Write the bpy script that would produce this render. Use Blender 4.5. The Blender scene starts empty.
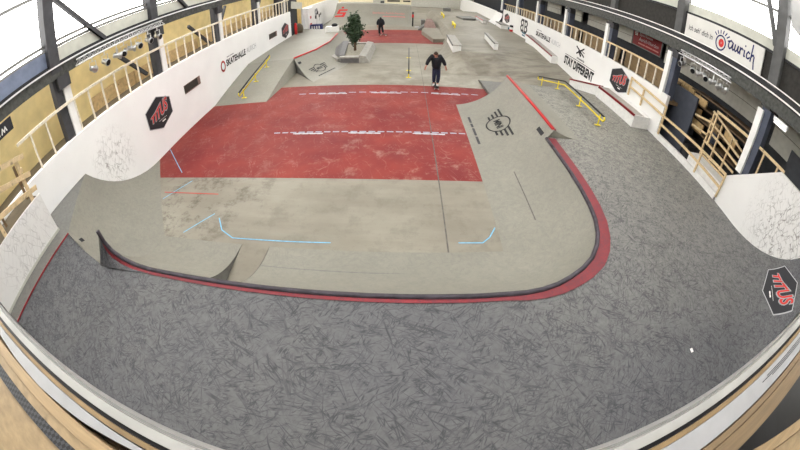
import bpy, bmesh, math, random
from mathutils import Vector, Matrix
random.seed(7)
PI = math.pi
scene = bpy.context.scene
COL = scene.collection

# ------------------------------------------------------------------ materials
MATS = {}
def new_mat(name):
    m = bpy.data.materials.new(name); m.use_nodes = True
    nt = m.node_tree; nt.nodes.clear()
    out = nt.nodes.new('ShaderNodeOutputMaterial'); b = nt.nodes.new('ShaderNodeBsdfPrincipled')
    nt.links.new(b.outputs[0], out.inputs[0])
    MATS[name] = m
    return m, nt, b
class NT:
    """small node-graph helper"""
    def __init__(s, nt): s.nt = nt; s.geo = nt.nodes.new('ShaderNodeNewGeometry')
    def pos(s, sc=(1,1,1), rot=0.0):
        n = s.nt.nodes.new('ShaderNodeMapping'); n.vector_type = 'TEXTURE'; n.inputs['Scale'].default_value = tuple(1/v for v in sc); n.inputs['Rotation'].default_value = (0,0,rot) if not isinstance(rot, tuple) else rot
        s.nt.links.new(s.geo.outputs['Position'], n.inputs['Vector']); return n.outputs[0]
    def noise(s, vec, scale, detail=3, rough=.55):
        n = s.nt.nodes.new('ShaderNodeTexNoise'); n.inputs['Scale'].default_value = scale; n.inputs['Detail'].default_value = detail; n.inputs['Roughness'].default_value = rough
        s.nt.links.new(vec, n.inputs['Vector']); return n.outputs['Fac']
    def ncol(s, vec, scale, detail=2):
        n = s.nt.nodes.new('ShaderNodeTexNoise'); n.inputs['Scale'].default_value = scale; n.inputs['Detail'].default_value = detail
        s.nt.links.new(vec, n.inputs['Vector']); return n.outputs['Color']
    def edge(s, vec, scale):
        n = s.nt.nodes.new('ShaderNodeTexVoronoi'); n.feature = 'DISTANCE_TO_EDGE'; n.inputs['Scale'].default_value = scale
        s.nt.links.new(vec, n.inputs['Vector']); return n.outputs['Distance']
    def warp(s, vec, col, amt):
        n = s.nt.nodes.new('ShaderNodeVectorMath'); n.operation = 'MULTIPLY_ADD'
        s.nt.links.new(col, n.inputs[0]); n.inputs[1].default_value = (amt, amt, amt); s.nt.links.new(vec, n.inputs[2]); return n.outputs[0]
    def ramp(s, fac, a, b, lo=0.0, hi=1.0):
        n = s.nt.nodes.new('ShaderNodeMapRange'); n.inputs[1].default_value = a; n.inputs[2].default_value = b; n.inputs[3].default_value = lo; n.inputs[4].default_value = hi
        s.nt.links.new(fac, n.inputs[0]); return n.outputs[0]
    def math(s, op, a, b):
        n = s.nt.nodes.new('ShaderNodeMath'); n.operation = op
        for i, v in enumerate((a, b)):
            if isinstance(v, (int, float)): n.inputs[i].default_value = v
            else: s.nt.links.new(v, n.inputs[i])
        return n.outputs[0]
    def mix(s, fac, a, b):
        n = s.nt.nodes.new('ShaderNodeMixRGB')
        for i, v in enumerate((fac, a, b)):
            if isinstance(v, (int, float)): n.inputs[i].default_value = v
            elif isinstance(v, tuple): n.inputs[i].default_value = (*v, 1)
            else: s.nt.links.new(v, n.inputs[i])
        return n.outputs[0]
    def dist(s, c):
        n = s.nt.nodes.new('ShaderNodeVectorMath'); n.operation = 'DISTANCE'; s.nt.links.new(s.geo.outputs['Position'], n.inputs[0]); n.inputs[1].default_value = c
        return n.outputs['Value']
    def link(s, a, b): s.nt.links.new(a, b)
def dark(c, f): return tuple(v*f for v in c)

def plain(name, c, rough=.6, metal=0.0, var=.12, scale=4.0, spec=.3):
    m, nt, b = new_mat(name); g = NT(nt)
    f = g.ramp(g.noise(g.pos(), scale, 4), .3, .7)
    g.link(g.mix(f, dark(c, 1-var), tuple(min(1, v*(1+var)) for v in c)), b.inputs['Base Color'])
    b.inputs['Roughness'].default_value = rough; b.inputs['Metallic'].default_value = metal; b.inputs['Specular IOR Level'].default_value = spec
    return m
def scratched(name, c, line, density=1.0, strength=.7, blotch=.12, rough=.55, tint=None, mot=.3, pale_zone=None):
    """skated surface: many thin curved scuff lines over a slightly blotchy coat"""
    m, nt, b = new_mat(name); g = NT(nt)
    p = g.pos(); col = None
    big = g.ramp(g.noise(p, .55, 4), .32, .68)
    base = g.mix(big, dark(c, 1-blotch), tuple(v*(1+blotch) for v in (tint or c)))
    if pale_zone:  # coat blends to a paler colour around the point, within the radius
        (cc, r0, r1, pale) = pale_zone
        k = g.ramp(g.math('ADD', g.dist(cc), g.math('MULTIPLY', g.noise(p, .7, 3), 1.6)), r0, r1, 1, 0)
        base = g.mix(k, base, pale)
    mott = g.ramp(g.noise(p, 9, 4, .65), .3, .7)
    base = g.mix(g.math('MULTIPLY', mott, mot), base, line)
    masks = []
    for sc, w, rot, st in ((2.4, .015, .35, (1, .13, 1)), (3.2, .019, 1.25, (1, .12, 1)), (4.2, .024, 2.2, (1, .15, 1)), (5.2, .030, .8, (1, .12, 1)), (6.4, .036, 1.7, (1, .18, 1)), (7.6, .042, 2.7, (1, .18, 1))):
        nz = g.noise(g.pos(st, rot), sc*density*2.0, 2, .5)
        k = g.ramp(g.math('ABSOLUTE', g.math('SUBTRACT', nz, .5), 0), 0.0, w, 1, 0)
        gate = g.ramp(g.noise(g.pos((1,1,1), rot*1.7), .7*sc, 2), .42, .58)
        masks.append(g.math('MULTIPLY', k, gate))
    t = masks[0]
    for q in masks[1:]: t = g.math('MAXIMUM', t, q)
    g.link(g.mix(g.math('MULTIPLY', t, strength), base, line), b.inputs['Base Color'])
    b.inputs['Roughness'].default_value = rough; b.inputs['Specular IOR Level'].default_value = .3
    return m
def wood(name, c, axis_scale=(1, 12, 12), knots=True, rough=.6):
    m, nt, b = new_mat(name); g = NT(nt)
    p = g.pos(axis_scale)
    f = g.ramp(g.noise(p, 2.2, 5, .6), .3, .7)
    base = g.mix(f, dark(c, .74), tuple(min(1, v*1.12) for v in c))
    if knots:
        k = g.ramp(g.noise(g.pos(), 5.0, 1), .70, .76)
        base = g.mix(g.math('MULTIPLY', k, .8), base, dark(c, .3))
    g.link(base, b.inputs['Base Color']); b.inputs['Roughness'].default_value = rough
    return m
def emit(name, c, s):
    m, nt, b = new_mat(name); b.inputs['Base Color'].default_value = (*c, 1)
    b.inputs['Emission Color'].default_value = (*c, 1); b.inputs['Emission Strength'].default_value = s
    return m

def concrete_mat():
    m, nt, b = new_mat('concrete_floor'); g = NT(nt)
    p = g.pos()
    c = g.mix(g.ramp(g.noise(p, .35, 5), .3, .7), (.185,.168,.130), (.305,.287,.235))
    # brushed traffic streaks running across the hall
    st = g.ramp(g.noise(g.pos((.25, 1.6, 1)), 1.6, 5, .65), .35, .72)
    c = g.mix(g.math('MULTIPLY', st, .55), c, (.175,.15,.115))
    dirt = g.math('MULTIPLY', g.ramp(g.noise(g.pos((.35, 1.5, 1), .25), 1.3, 6, .7), .44, .62), g.ramp(g.dist((6.5, 18.5, .3)), 1.5, 6.0, .75, 0))
    c = g.mix(dirt, c, (.105,.088,.068))
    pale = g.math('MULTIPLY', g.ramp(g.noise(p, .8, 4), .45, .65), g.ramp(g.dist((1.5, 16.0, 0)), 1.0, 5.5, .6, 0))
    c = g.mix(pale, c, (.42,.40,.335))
    spot = g.ramp(g.noise(p, 1.5, 7, .78), .50, .62)
    near = g.ramp(g.dist((-5.6, 6.2, 0)), .8, 2.8, 1, .26)
    c = g.mix(g.math('MULTIPLY', spot, near), c, (.10,.082,.062))
    fine = g.ramp(g.noise(p, 14, 4, .7), .60, .74)
    c = g.mix(g.math('MULTIPLY', fine, .45), c, (.12,.105,.085))
    g.link(c, b.inputs['Base Color']); b.inputs['Roughness'].default_value = .5; b.inputs['Specular IOR Level'].default_value = .3
    return m
def red_mat():
    m, nt, b = new_mat('red_floor_paint'); g = NT(nt); p = g.pos()
    c = g.mix(g.ramp(g.noise(p, .5, 4), .3, .7), (.150,.018,.020), (.245,.040,.030))
    wash = g.ramp(g.noise(p, .28, 5, .6), .40, .70)
    c = g.mix(g.math('MULTIPLY', wash, .12), c, (.25,.14,.12))
    wear = g.ramp(g.noise(p, 1.1, 7, .72), .55, .70)
    gate = g.ramp(g.dist((.8, 8.2, 0)), .8, 4.5, .75, .22)
    c = g.mix(g.math('MULTIPLY', wear, gate), c, (.38,.25,.20))
    e = g.edge(g.warp(g.pos((1,.5,1), .5), g.ncol(p, .8), .8), 1.4)
    k = g.math('MULTIPLY', g.ramp(e, 0, .022, 1, 0), g.ramp(g.noise(p, 1.7, 2), .5, .62))
    c = g.mix(g.math('MULTIPLY', k, .25), c, (.40,.24,.20))
    d = g.ramp(g.noise(p, 10, 4, .7), .6, .75)
    c = g.mix(g.math('MULTIPLY', d, .4), c, (.17,.03,.03))
    for sc, w, rot, st in ((2.2, .010, .4, (1, .15, 1)), (3.0, .012, 1.6, (1, .15, 1)), (4.0, .016, 2.5, (1, .2, 1))):
        nz = g.noise(g.pos(st, rot), sc*2, 2, .5); k = g.ramp(g.math('ABSOLUTE', g.math('SUBTRACT', nz, .5), 0), 0, w, 1, 0)
        gt = g.ramp(g.noise(g.pos((1,1,1), rot), sc*.7, 2), .50, .62)
        c = g.mix(g.math('MULTIPLY', g.math('MULTIPLY', k, gt), .28), c, (.42,.26,.23))
    g.link(c, b.inputs['Base Color']); b.inputs['Roughness'].default_value = .6; b.inputs['Specular IOR Level'].default_value = .15
    return m
def white_wall_mat(name, c, spots):
    """white board wall; wheel scuffs around the listed centres (x, y, z, radius)"""
    m, nt, b = new_mat(name); g = NT(nt); p = g.pos()
    base = g.mix(g.ramp(g.noise(p, .8, 4), .3, .7), dark(c, .94), c)
    fl = g.ramp(g.noise(p, 16, 3, .7), .66, .74)
    base = g.mix(g.math('MULTIPLY', fl, .22), base, (.35,.33,.30))
    for (x, y, z, r, s) in spots:
        e1 = g.edge(g.warp(g.pos((1, 2.2, .7), (.5,0,0)), g.ncol(p, 1.5), .5), 2.6)
        e2 = g.edge(g.warp(g.pos((1, 2.6, .8), (-.6,0,0)), g.ncol(p, 1.1), .6), 3.6)
        k = g.math('MAXIMUM', g.ramp(e1, 0, .05, 1, 0), g.ramp(e2, 0, .06, 1, 0))
        k = g.math('MULTIPLY', k, g.ramp(g.noise(p, 5, 3), .38, .6))
        mask = g.ramp(g.dist((x, y, z)), r*.35, r, s, 0)
        base = g.mix(g.math('MULTIPLY', k, mask), base, (.16,.14,.13))
    g.link(base, b.inputs['Base Color']); b.inputs['Roughness'].default_value = .5; b.inputs['Specular IOR Level'].default_value = .25
    return m
def pane_mat():
    m = bpy.data.materials.new('window_pane'); m.use_nodes = True; nt = m.node_tree; nt.nodes.clear()
    out = nt.nodes.new('ShaderNodeOutputMaterial'); t = nt.nodes.new('ShaderNodeBsdfTransparent'); gl = nt.nodes.new('ShaderNodeBsdfGlossy'); mx = nt.nodes.new('ShaderNodeMixShader')
    nz = nt.nodes.new('ShaderNodeTexNoise'); nz.inputs['Scale'].default_value = .6
    mp = nt.nodes.new('ShaderNodeMapRange'); mp.inputs[3].default_value = .02; mp.inputs[4].default_value = .06
    nt.links.new(nz.outputs['Fac'], mp.inputs[0]); nt.links.new(mp.outputs[0], mx.inputs[0])
    gl.inputs['Roughness'].default_value = .1
    nt.links.new(t.outputs[0], mx.inputs[1]); nt.links.new(gl.outputs[0], mx.inputs[2]); nt.links.new(mx.outputs[0], out.inputs[0])
    MATS['window_pane'] = m; return m
def mesh_mat():
    m, nt, b = new_mat('black_webbing'); g = NT(nt)
    n = nt.nodes.new('ShaderNodeTexChecker'); n.inputs['Scale'].default_value = 1
    g.link(g.pos((30, 60, 1), .78), n.inputs['Vector'])
    n.inputs[1].default_value = (.006,.006,.008,1); n.inputs[2].default_value = (.045,.047,.055,1)
    g.link(n.outputs[0], b.inputs['Base Color']); b.inputs['Roughness'].default_value = .6
    return m

concrete_mat(); red_mat(); pane_mat(); mesh_mat()
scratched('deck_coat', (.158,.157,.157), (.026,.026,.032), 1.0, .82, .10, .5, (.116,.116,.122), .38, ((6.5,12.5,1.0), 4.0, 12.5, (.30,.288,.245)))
scratched('ramp_coat', (.232,.222,.183), (.135,.13,.12), .8, .34, .08, .5)
scratched('bank_coat', (.275,.265,.222), (.17,.16,.14), .6, .25, .08, .5)
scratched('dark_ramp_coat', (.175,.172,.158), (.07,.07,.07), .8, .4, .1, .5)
scratched('red_band', (.225,.022,.027), (.06,.03,.045), 2.2, .6, .25, .5)
white_wall_mat('white_wall', (.86,.86,.85), [(-8.65, 6.15, 1.35, 1.15, .75), (-8.65, 17.5, 2.0, .1, .0)])
white_wall_mat('white_wall_right', (.78,.77,.755), [(10, 2.2, 2.15, 1.9, .95)])
white_wall_mat('white_board', (.78,.77,.75), [(-7.45, 1.6, 2.2, 1.3, .45)])
plain('white_paint', (.80,.79,.77), .5, var=.05)
plain('white_ledge', (.72,.71,.69), .5, var=.08, scale=7)
plain('yellow_wall', (.80,.64,.31), .7, var=.10, scale=2)
plain('brown_floor', (.10,.078,.05), .7, var=.2)
plain('black_metal', (.022,.022,.025), .45, .3, .2)
plain('column_grey', (.050,.050,.055), .6, var=.2)
plain('column_blue', (.075,.085,.12), .6, var=.15)
plain('beam_grey', (.058,.060,.055), .6, var=.45, scale=9)
plain('sill_blue', (.16,.19,.27), .5, var=.15)
plain('sill_pale', (.52,.52,.46), .6, var=.08)
plain('shaft_grey', (.085,.085,.085), .6, var=.15)
plain('frame_grey', (.20,.20,.19), .5, var=.1)
plain('dark_eave', (.024,.022,.019), .7, var=.35, scale=8)
plain('dark_wall', (.035,.037,.042), .7, var=.2)
plain('slate_panel', (.060,.067,.088), .6, var=.12)
plain('grey_panel', (.46,.45,.40), .7, var=.1)
plain('steel', (.45,.45,.45), .3, .85, .1)
plain('dark_steel', (.050,.042,.052), .5, .2, .4, 6)
plain('aluminium', (.75,.75,.76), .3, .7, .08)
plain('yellow_paint', (.78,.62,.02), .4, var=.08)
plain('red_paint', (.50,.02,.02), .4, var=.12)
plain('dark_red_edge', (.20,.012,.018), .4, .2, .35, 6)
plain('sign_red', (.22,.012,.015), .5, var=.05)
plain('sign_white', (.62,.61,.58), .5, var=.05, scale=2)
plain('sign_black', (.020,.020,.024), .5, var=.1)
plain('ink_black', (.012,.012,.014), .6, var=.1)
plain('ink_grey', (.30,.30,.31), .6, var=.1)
plain('ink_light_grey', (.42,.42,.43), .6, var=.1)
plain('ink_red', (.55,.035,.03), .6, var=.1)
plain('ink_dark_red', (.26,.03,.035), .6, var=.15)
plain('ink_pale_red', (.52,.20,.18), .6, var=.1)
plain('ink_blue', (.015,.02,.11), .6, var=.1)
plain('ink_teal', (.02,.14,.20), .6, var=.1)
plain('tape_blue', (.16,.42,.62), .5, var=.2, scale=12)
plain('tape_grey', (.30,.33,.40), .5, var=.2, scale=14)
plain('tape_white', (.46,.47,.50), .5, var=.1, scale=14)
plain('seam_dark', (.11,.10,.09), .7, var=.25, scale=10)
plain('skin', (.45,.22,.16), .5, var=.05)
plain('jacket_black', (.012,.013,.017), .8, var=.2, scale=12)
plain('denim_navy', (.018,.022,.05), .8, var=.25, scale=12)
plain('hair_brown', (.05,.03,.02), .7, var=.2, scale=30)
plain('shoe_white', (.6,.6,.6), .5, var=.1)
plain('skateboard_dark', (.03,.028,.028), .6, var=.2)
plain('wheel_cream', (.6,.56,.48), .5, var=.05)
plain('soil', (.27,.25,.20), .9, var=.25, scale=12)
plain('bark', (.12,.07,.04), .8, var=.3, scale=14)
plain('planter_grey', (.33,.315,.285), .6, var=.15, scale=6)
plain('planter_dark', (.13,.125,.125), .6, var=.15, scale=6)
plain('pale_yellow', (.72,.66,.48), .6, var=.06)
plain('brick_pink', (.21,.135,.115), .7, var=.2, scale=7)
plain('vent_dark', (.035,.028,.022), .6, var=.2)
plain('ceiling_grey', (.34,.34,.335), .7, var=.05)
wood('pale_wood', (.66,.50,.29), (6, 6, 6)); wood('white_wood', (.80,.72,.58), (6,6,6), False)
wood('plywood', (.66,.46,.22), (2, 4, 4)); wood('kraft_board', (.27,.18,.085), (3,3,3))
wood('rail_wood', (.40,.28,.15), (1.2, 18, 12)); wood('ply_near', (.37,.265,.145), (5, 9, 1))
wood('timber_brown', (.22,.15,.08), (1.2,18,12))  # darker copy of rail_wood, shade put into its colour
wood('dark_wood', (.16,.10,.05), (3,3,3))
def leaf_mat():
    m, nt, b = new_mat('leaf_green'); g = NT(nt)
    f = g.ramp(g.noise(g.pos(), 9, 2), .3, .7)
    g.link(g.mix(f, (.012,.030,.012), (.060,.105,.045)), b.inputs['Base Color']); b.inputs['Roughness'].default_value = .5
leaf_mat()
emit('lamp_white', (1,1,1), 3.0)
M = MATS

# ------------------------------------------------------------------ mesh helpers
class MB:
    def __init__(s): s.v = []; s.f = []
    def add(s, vs, fs):
        o = len(s.v); s.v += [tuple(v) for v in vs]; s.f += [tuple(i+o for i in f) for f in fs]; return s
    def box(s, x0, x1, y0, y1, z0, z1):
        return s.add([(x0,y0,z0),(x1,y0,z0),(x1,y1,z0),(x0,y1,z0),(x0,y0,z1),(x1,y0,z1),(x1,y1,z1),(x0,y1,z1)],
                     [(0,3,2,1),(4,5,6,7),(0,1,5,4),(1,2,6,5),(2,3,7,6),(3,0,4,7)])
    def bar(s, p, q, w, h, up=(0,0,1)):
        p = Vector(p); q = Vector(q); d = (q-p).normalized(); u = Vector(up)
        if abs(d.dot(u)) > .98: u = Vector((1,0,0)) if abs(d.x) < .9 else Vector((0,1,0))
        sd = d.cross(u).normalized(); u = sd.cross(d).normalized()
        vs = [b + sd*a*w/2 + u*c*h/2 for b in (p, q) for a, c in ((-1,-1),(1,-1),(1,1),(-1,1))]
        return s.add(vs, [(0,1,2,3),(7,6,5,4),(0,4,5,1),(1,5,6,2),(2,6,7,3),(3,7,4,0)])
    def tube(s, pts, r, n=8, cap=True):
        pts = [Vector(p) for p in pts]; rs = r if isinstance(r, (list, tuple)) else [r]*len(pts)
        vs = []; N = len(pts); pu = None
        for i, p in enumerate(pts):
            d = (pts[min(i+1, N-1)] - pts[max(i-1, 0)]).normalized()
            u = pu if pu is not None else (Vector((0,0,1)) if abs(d.z) < .9 else Vector((1,0,0)))
            a = d.cross(u)
            if a.length < 1e-5: a = d.cross(Vector((0,1,0)))
            a.normalize(); b = a.cross(d).normalized(); pu = b
            for k in range(n):
                t = 2*PI*k/n; vs.append(p + (a*math.cos(t) + b*math.sin(t))*rs[i])
        fs = [(i*n+k, i*n+(k+1)%n, (i+1)*n+(k+1)%n, (i+1)*n+k) for i in range(N-1) for k in range(n)]
        if cap: fs += [tuple(range(n))[::-1], tuple((N-1)*n+k for k in range(n))]
        return s.add(vs, fs)
    def grid(s, rows, flip=False):
        n = len(rows[0]); vs = [p for r in rows for p in r]
        fs = []
        for i in range(len(rows)-1):
            for k in range(n-1):
                q = (i*n+k, i*n+k+1, (i+1)*n+k+1, (i+1)*n+k)
                fs.append(q[::-1] if flip else q)
        return s.add(vs, fs)
    def poly(s, pts): return s.add(pts, [tuple(range(len(pts)))])
    def prism(s, poly, vec):
        n = len(poly); v = Vector(vec); a = [Vector(p) for p in poly]; b = [p+v for p in a]
        return s.add(a+b, [tuple(range(n))[::-1], tuple(range(n, 2*n))] + [(i, (i+1)%n, n+(i+1)%n, n+i) for i in range(n)])
    def lathe(s, prof, c=(0,0,0), n=20):
        vs = [(c[0]+r*math.cos(2*PI*k/n), c[1]+r*math.sin(2*PI*k/n), c[2]+z) for r, z in prof for k in range(n)]
        fs = [(i*n+k, i*n+(k+1)%n, (i+1)*n+(k+1)%n, (i+1)*n+k) for i in range(len(prof)-1) for k in range(n)]
        return s.add(vs, fs + [tuple(range(n))[::-1], tuple((len(prof)-1)*n+k for k in range(n))])
    def build(s, name, mat, parent=None, smooth=False, bevel=0.0, **props):
        me = bpy.data.meshes.new(name); off = Vector((0,0,0)); t = parent
        while t is not None: off += t.location; t = t.parent
        me.from_pydata([Vector(v)-off for v in s.v], [], s.f); me.update()
        bm = bmesh.new(); bm.from_mesh(me); bmesh.ops.recalc_face_normals(bm, faces=bm.faces); bm.to_mesh(me); bm.free()
        o = bpy.data.objects.new(name, me); COL.objects.link(o)
        me.materials.append(M[mat] if isinstance(mat, str) else mat)
        if parent: o.parent = parent
        if smooth:
            for p in me.polygons: p.use_smooth = True
        if bevel:
            b = o.modifiers.new('b', 'BEVEL'); b.width = bevel; b.segments = 2; b.limit_method = 'ANGLE'
        for k, v in props.items(): o[k] = v
        return o
def tag(o, label, cat, group=None):
    o['label'] = label; o['category'] = cat
    if group: o['group'] = group
    return o
def thing(name, label, cat, loc=(0,0,0), group=None):
    o = bpy.data.objects.new(name, None); COL.objects.link(o); o.location = loc; o.empty_display_size = .1
    return tag(o, label, cat, group)
def struct(o): o['kind'] = 'structure'; return o
def sroot(name, loc=(0,0,0)):
    o = bpy.data.objects.new(name, None); COL.objects.link(o); o.location = loc; o['kind'] = 'structure'; return o
def copy_tree(o, parent=None):
    c = o.copy(); COL.objects.link(c); c.parent = parent
    for ch in list(o.children): copy_tree(ch, c)
    return c
def text_geo(body, width=None, height=None, shear=0.0, thick=0.0):
    """flat glyph outlines as (verts2d, faces), centred, scaled to width x height"""
    cu = bpy.data.curves.new('glyphs', 'FONT'); cu.body = body; cu.size = 1; cu.shear = shear; cu.offset = thick; cu.resolution_u = 3
    ob = bpy.data.objects.new('glyphs', cu); COL.objects.link(ob)
    dg = bpy.context.evaluated_depsgraph_get(); me = ob.evaluated_get(dg).to_mesh()
    vs = [(v.co.x, v.co.y) for v in me.vertices]; fs = [tuple(p.vertices) for p in me.polygons]
    ob.evaluated_get(dg).to_mesh_clear(); bpy.data.objects.remove(ob); bpy.data.curves.remove(cu)
    x0 = min(v[0] for v in vs); x1 = max(v[0] for v in vs); y0 = min(v[1] for v in vs); y1 = max(v[1] for v in vs)
    sx = width/(x1-x0) if width else None; sy = height/(y1-y0) if height else None
    sx = sx or sy; sy = sy or sx
    return [((x-(x0+x1)/2)*sx, (y-(y0+y1)/2)*sy) for x, y in vs], fs
def plane_map(c, u, v, n):
    c, u, v, n = Vector(c), Vector(u), Vector(v), Vector(n)
    return lambda a, b, off=0.0: c + u*a + v*b + n*off
WL = lambda y, z, x=-8.65: plane_map((x, y, z), (0,1,0), (0,0,1), (1,0,0))
WR = lambda y, z, x=10.0: plane_map((x, y, z), (0,-1,0), (0,0,1), (-1,0,0))
def flat2d(P, pts, faces, off, ca=0.0, cb=0.0):
    mb = MB(); mb.add([P(a+ca, b+cb, off) for a, b in pts], faces); return mb
def stroke(P, pts, w, off, mb=None, closed=False, sub=1):
    """flat ribbon along a 2d polyline"""
    mb = mb or MB()
    if closed: pts = list(pts)+[pts[0]]
    q = []
    for i in range(len(pts)-1):
        for k in range(sub): q.append((pts[i][0]+(pts[i+1][0]-pts[i][0])*k/sub, pts[i][1]+(pts[i+1][1]-pts[i][1])*k/sub))
    q.append(pts[-1])
    for i in range(len(q)-1):
        dx, dy = q[i+1][0]-q[i][0], q[i+1][1]-q[i][1]; L = math.hypot(dx, dy) or 1; nx, ny = -dy/L*w/2, dx/L*w/2; ex, ey = dx/L*w/4, dy/L*w/4
        mb.add([P(q[i][0]-ex+nx, q[i][1]-ey+ny, off), P(q[i][0]-ex-nx, q[i][1]-ey-ny, off), P(q[i+1][0]+ex-nx, q[i+1][1]+ey-ny, off), P(q[i+1][0]+ex+nx, q[i+1][1]+ey+ny, off)], [(0,1,2,3)])
    return mb
def put_text(P, body, w, h, off, mat, parent, ca=0, cb=0, shear=0, thick=0, name='lettering'):
    vs, fs = text_geo(body, w, h, shear, thick)
    return flat2d(P, vs, fs, off, ca, cb).build(name, mat, parent)

# ------------------------------------------------------------------ camera (15 mm fisheye, picture cropped off the optical centre)
cd = bpy.data.cameras.new('camera'); cam = bpy.data.objects.new('camera', cd); COL.objects.link(cam)
cd.type = 'PANO'
pc = cd.cycles if hasattr(cd, 'cycles') and hasattr(cd.cycles, 'panorama_type') else cd
pc.panorama_type = 'FISHEYE_EQUISOLID'; pc.fisheye_lens = 333.3*36/800; pc.fisheye_fov = math.radians(200)
cd.sensor_width = 36; cd.sensor_height = 36*450/800; cd.sensor_fit = 'HORIZONTAL'; cd.shift_y = -32/450
cd.clip_end = 300
cam.matrix_world = Matrix.Translation((0,0,5)) @ (Matrix.Rotation(math.radians(-.361), 4, 'Z') @ Matrix.Rotation(math.radians(90-37.333), 4, 'X') @ Matrix.Rotation(math.radians(1.6), 4, 'Z'))
scene.camera = cam

def word_bars(P, spans, h, mat, parent, y=0.0, off=.008):
    for a, b in spans: stroke(P, [(a, y), (b, y)], h, off, sub=2).build('printed_word', mat, parent)
# ------------------------------------------------------------------ floor
XL, XR = -8.65, 10.0
fl = MB().box(-10.2, 12.4, -1.85, 62, -.25, 0).build('floor', 'concrete_floor'); struct(fl)
def decal(name, mat, polys, z=.004):
    mb = MB()
    for p in polys: mb.poly([(x, y, z) for x, y in p])
    return mb.build(name, mat, fl)
decal('red_coating', 'red_floor_paint', [[(XL, 7.06), (4.2, 7.16), (4.2, 14.83), (XL, 14.65)]], .003)
decal('red_coating', 'red_floor_paint', [[(-7.0, 24.55), (3.6, 25.1), (3.6, 31.9), (-7.0, 31.0)]], .003)
decal('joint', 'seam_dark', [[(1.035, 4.55), (1.07, 4.55), (1.062, 14.9), (1.042, 14.9)], [(1.044, 14.9), (1.06, 14.9), (1.058, 24.5), (1.046, 24.5)]], .006)
def fmap(x, y): return plane_map((x, y, 0), (1,0,0), (0,1,0), (0,0,1))
F0 = fmap(0, 0)
for pts in ([(-8.6, 8.9), (-6.93, 7.35)], [(-6.86, 5.99), (-6.2, 6.9)], [(-5.25, 4.75), (-4.62, 5.5)], [(-4.4, 5.35), (-4.14, 4.95), (-3.73, 4.72), (-2.29, 4.74), (-1.4, 4.77)], [(1.3, 4.86), (1.83, 4.86), (2.02, 5.03), (2.2, 5.33)]):
    stroke(F0, pts, .028, .007, sub=2).build('taped_line', 'tape_blue', fl)
stroke(F0, [(-7.0, 6.31), (-4.9, 6.3)], .03, .007).build('painted_line', 'red_paint', fl)
for k, (xa, xb, ya, yb) in enumerate(((-4.34, 2.3, 9.8, 9.93), (-4.5, 3.6, 13.62, 13.92))):
    dash = MB(); blk = MB(); n = 22 if k == 0 else 18; L = xb-xa
    for i in range(n):
        x0 = xa + L*i/n; x1 = x0 + L/n*.62; y0 = ya+(yb-ya)*i/n
        stroke(F0, [(x0, y0), (x1, y0)], .075, .008, dash)
    for c in ((.11, .27), (.40, .56), (.72, .88)):
        for r in range(12):
            x = xa+L*(c[0]+(c[1]-c[0])*r/12); y = ya+(yb-ya)*c[0]-.10
            stroke(F0, [(x, y), (x+L*.0085, y)], .09 if r % 3 else .06, .009, blk)
    dash.build('dashed_line', 'tape_grey', fl); blk.build('dashed_line', 'tape_white', fl)

# ------------------------------------------------------------------ main quarter pipe with rounded corner
def arc_z(t, r, h):
    if h >= r*.999: R = r
    else: R = (r*r+h*h)/(2*h)
    return R - math.sqrt(max(R*R-(t*r)**2, 0)) if h < r*.999 else h*(1-math.sqrt(max(1-t*t, 0)))
NP = 14
def strip(pairs, lift=None):
    rows = []
    for (tx, ty, h), (bx, by) in pairs:
        r = math.hypot(tx-bx, ty-by); row = []
        for k in range(NP+1):
            t = k/NP; z = arc_z(t, r, h)
            row.append((bx+(tx-bx)*t, by+(ty-by)*t, z+.008))
        rows.append(row)
    return rows
def lerp(a, b, t): return tuple(a[i]+(b[i]-a[i])*t for i in range(len(a)))
def refine(lst, n):
    out = []
    for i in range(len(lst)-1):
        for k in range(n): out.append(tuple(lerp(lst[i][j], lst[i+1][j], k/n) for j in range(len(lst[i]))))
    return out+[lst[-1]]
qp = thing('quarter_pipe', 'long grey quarter pipe with rounded corner and red coping around the sunken floor', 'skate ramp', (0,4,0))
FIN = [((-5.72,2.80,1.78),(-5.81,4.55)), ((-5.70,2.79,1.52),(-5.72,4.55)), ((-5.58,2.78,1.30),(-5.6,4.55)), ((-5.32,2.77,1.14),(-5.35,4.55)), ((-4.95,2.76,1.04),(-4.95,4.55)), ((-4.5,2.75,1.0),(-4.5,4.55))]
CUTA, CUTB = -3.40, -2.74
seg1 = FIN + [((CUTA-.02,2.75,1.0),(CUTA-.02,4.55))]
seg2 = [((CUTB+.02,2.76,1.0),(CUTB+.02,4.55)), ((-.5,2.77,1.0),(-.5,4.56)), ((1.2,2.77,1.0),(1.2,4.58))]
arcp = [((2.0,2.79,1.0),(2.05,4.6)), ((2.3,2.83,1.0),(2.24,4.6)), ((2.6,2.91,1.0),(2.24,4.62)), ((2.89,3.03,1.0),(2.245,4.64)), ((3.23,3.21,1.0),(2.245,4.66)), ((3.54,3.44,1.0),(2.25,4.7)), ((3.8,3.74,1.0),(2.25,4.75)), ((3.98,4.06,1.0),(2.25,4.85)), ((4.13,4.5,1.0),(2.25,5.0)), ((4.21,5.0,1.0),(2.25,5.4)), ((4.25,5.6,1.0),(2.25,5.9))]
seg3 = [((4.26,6.4,1.0),(2.25,6.5)), ((4.24,8.02,1.0),(2.25,8.05))]
main2 = seg2+arcp+seg3
mb = MB(); mb.grid(strip(refine(seg1, 3))); mb.grid(strip(refine(main2, 3)))
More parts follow.
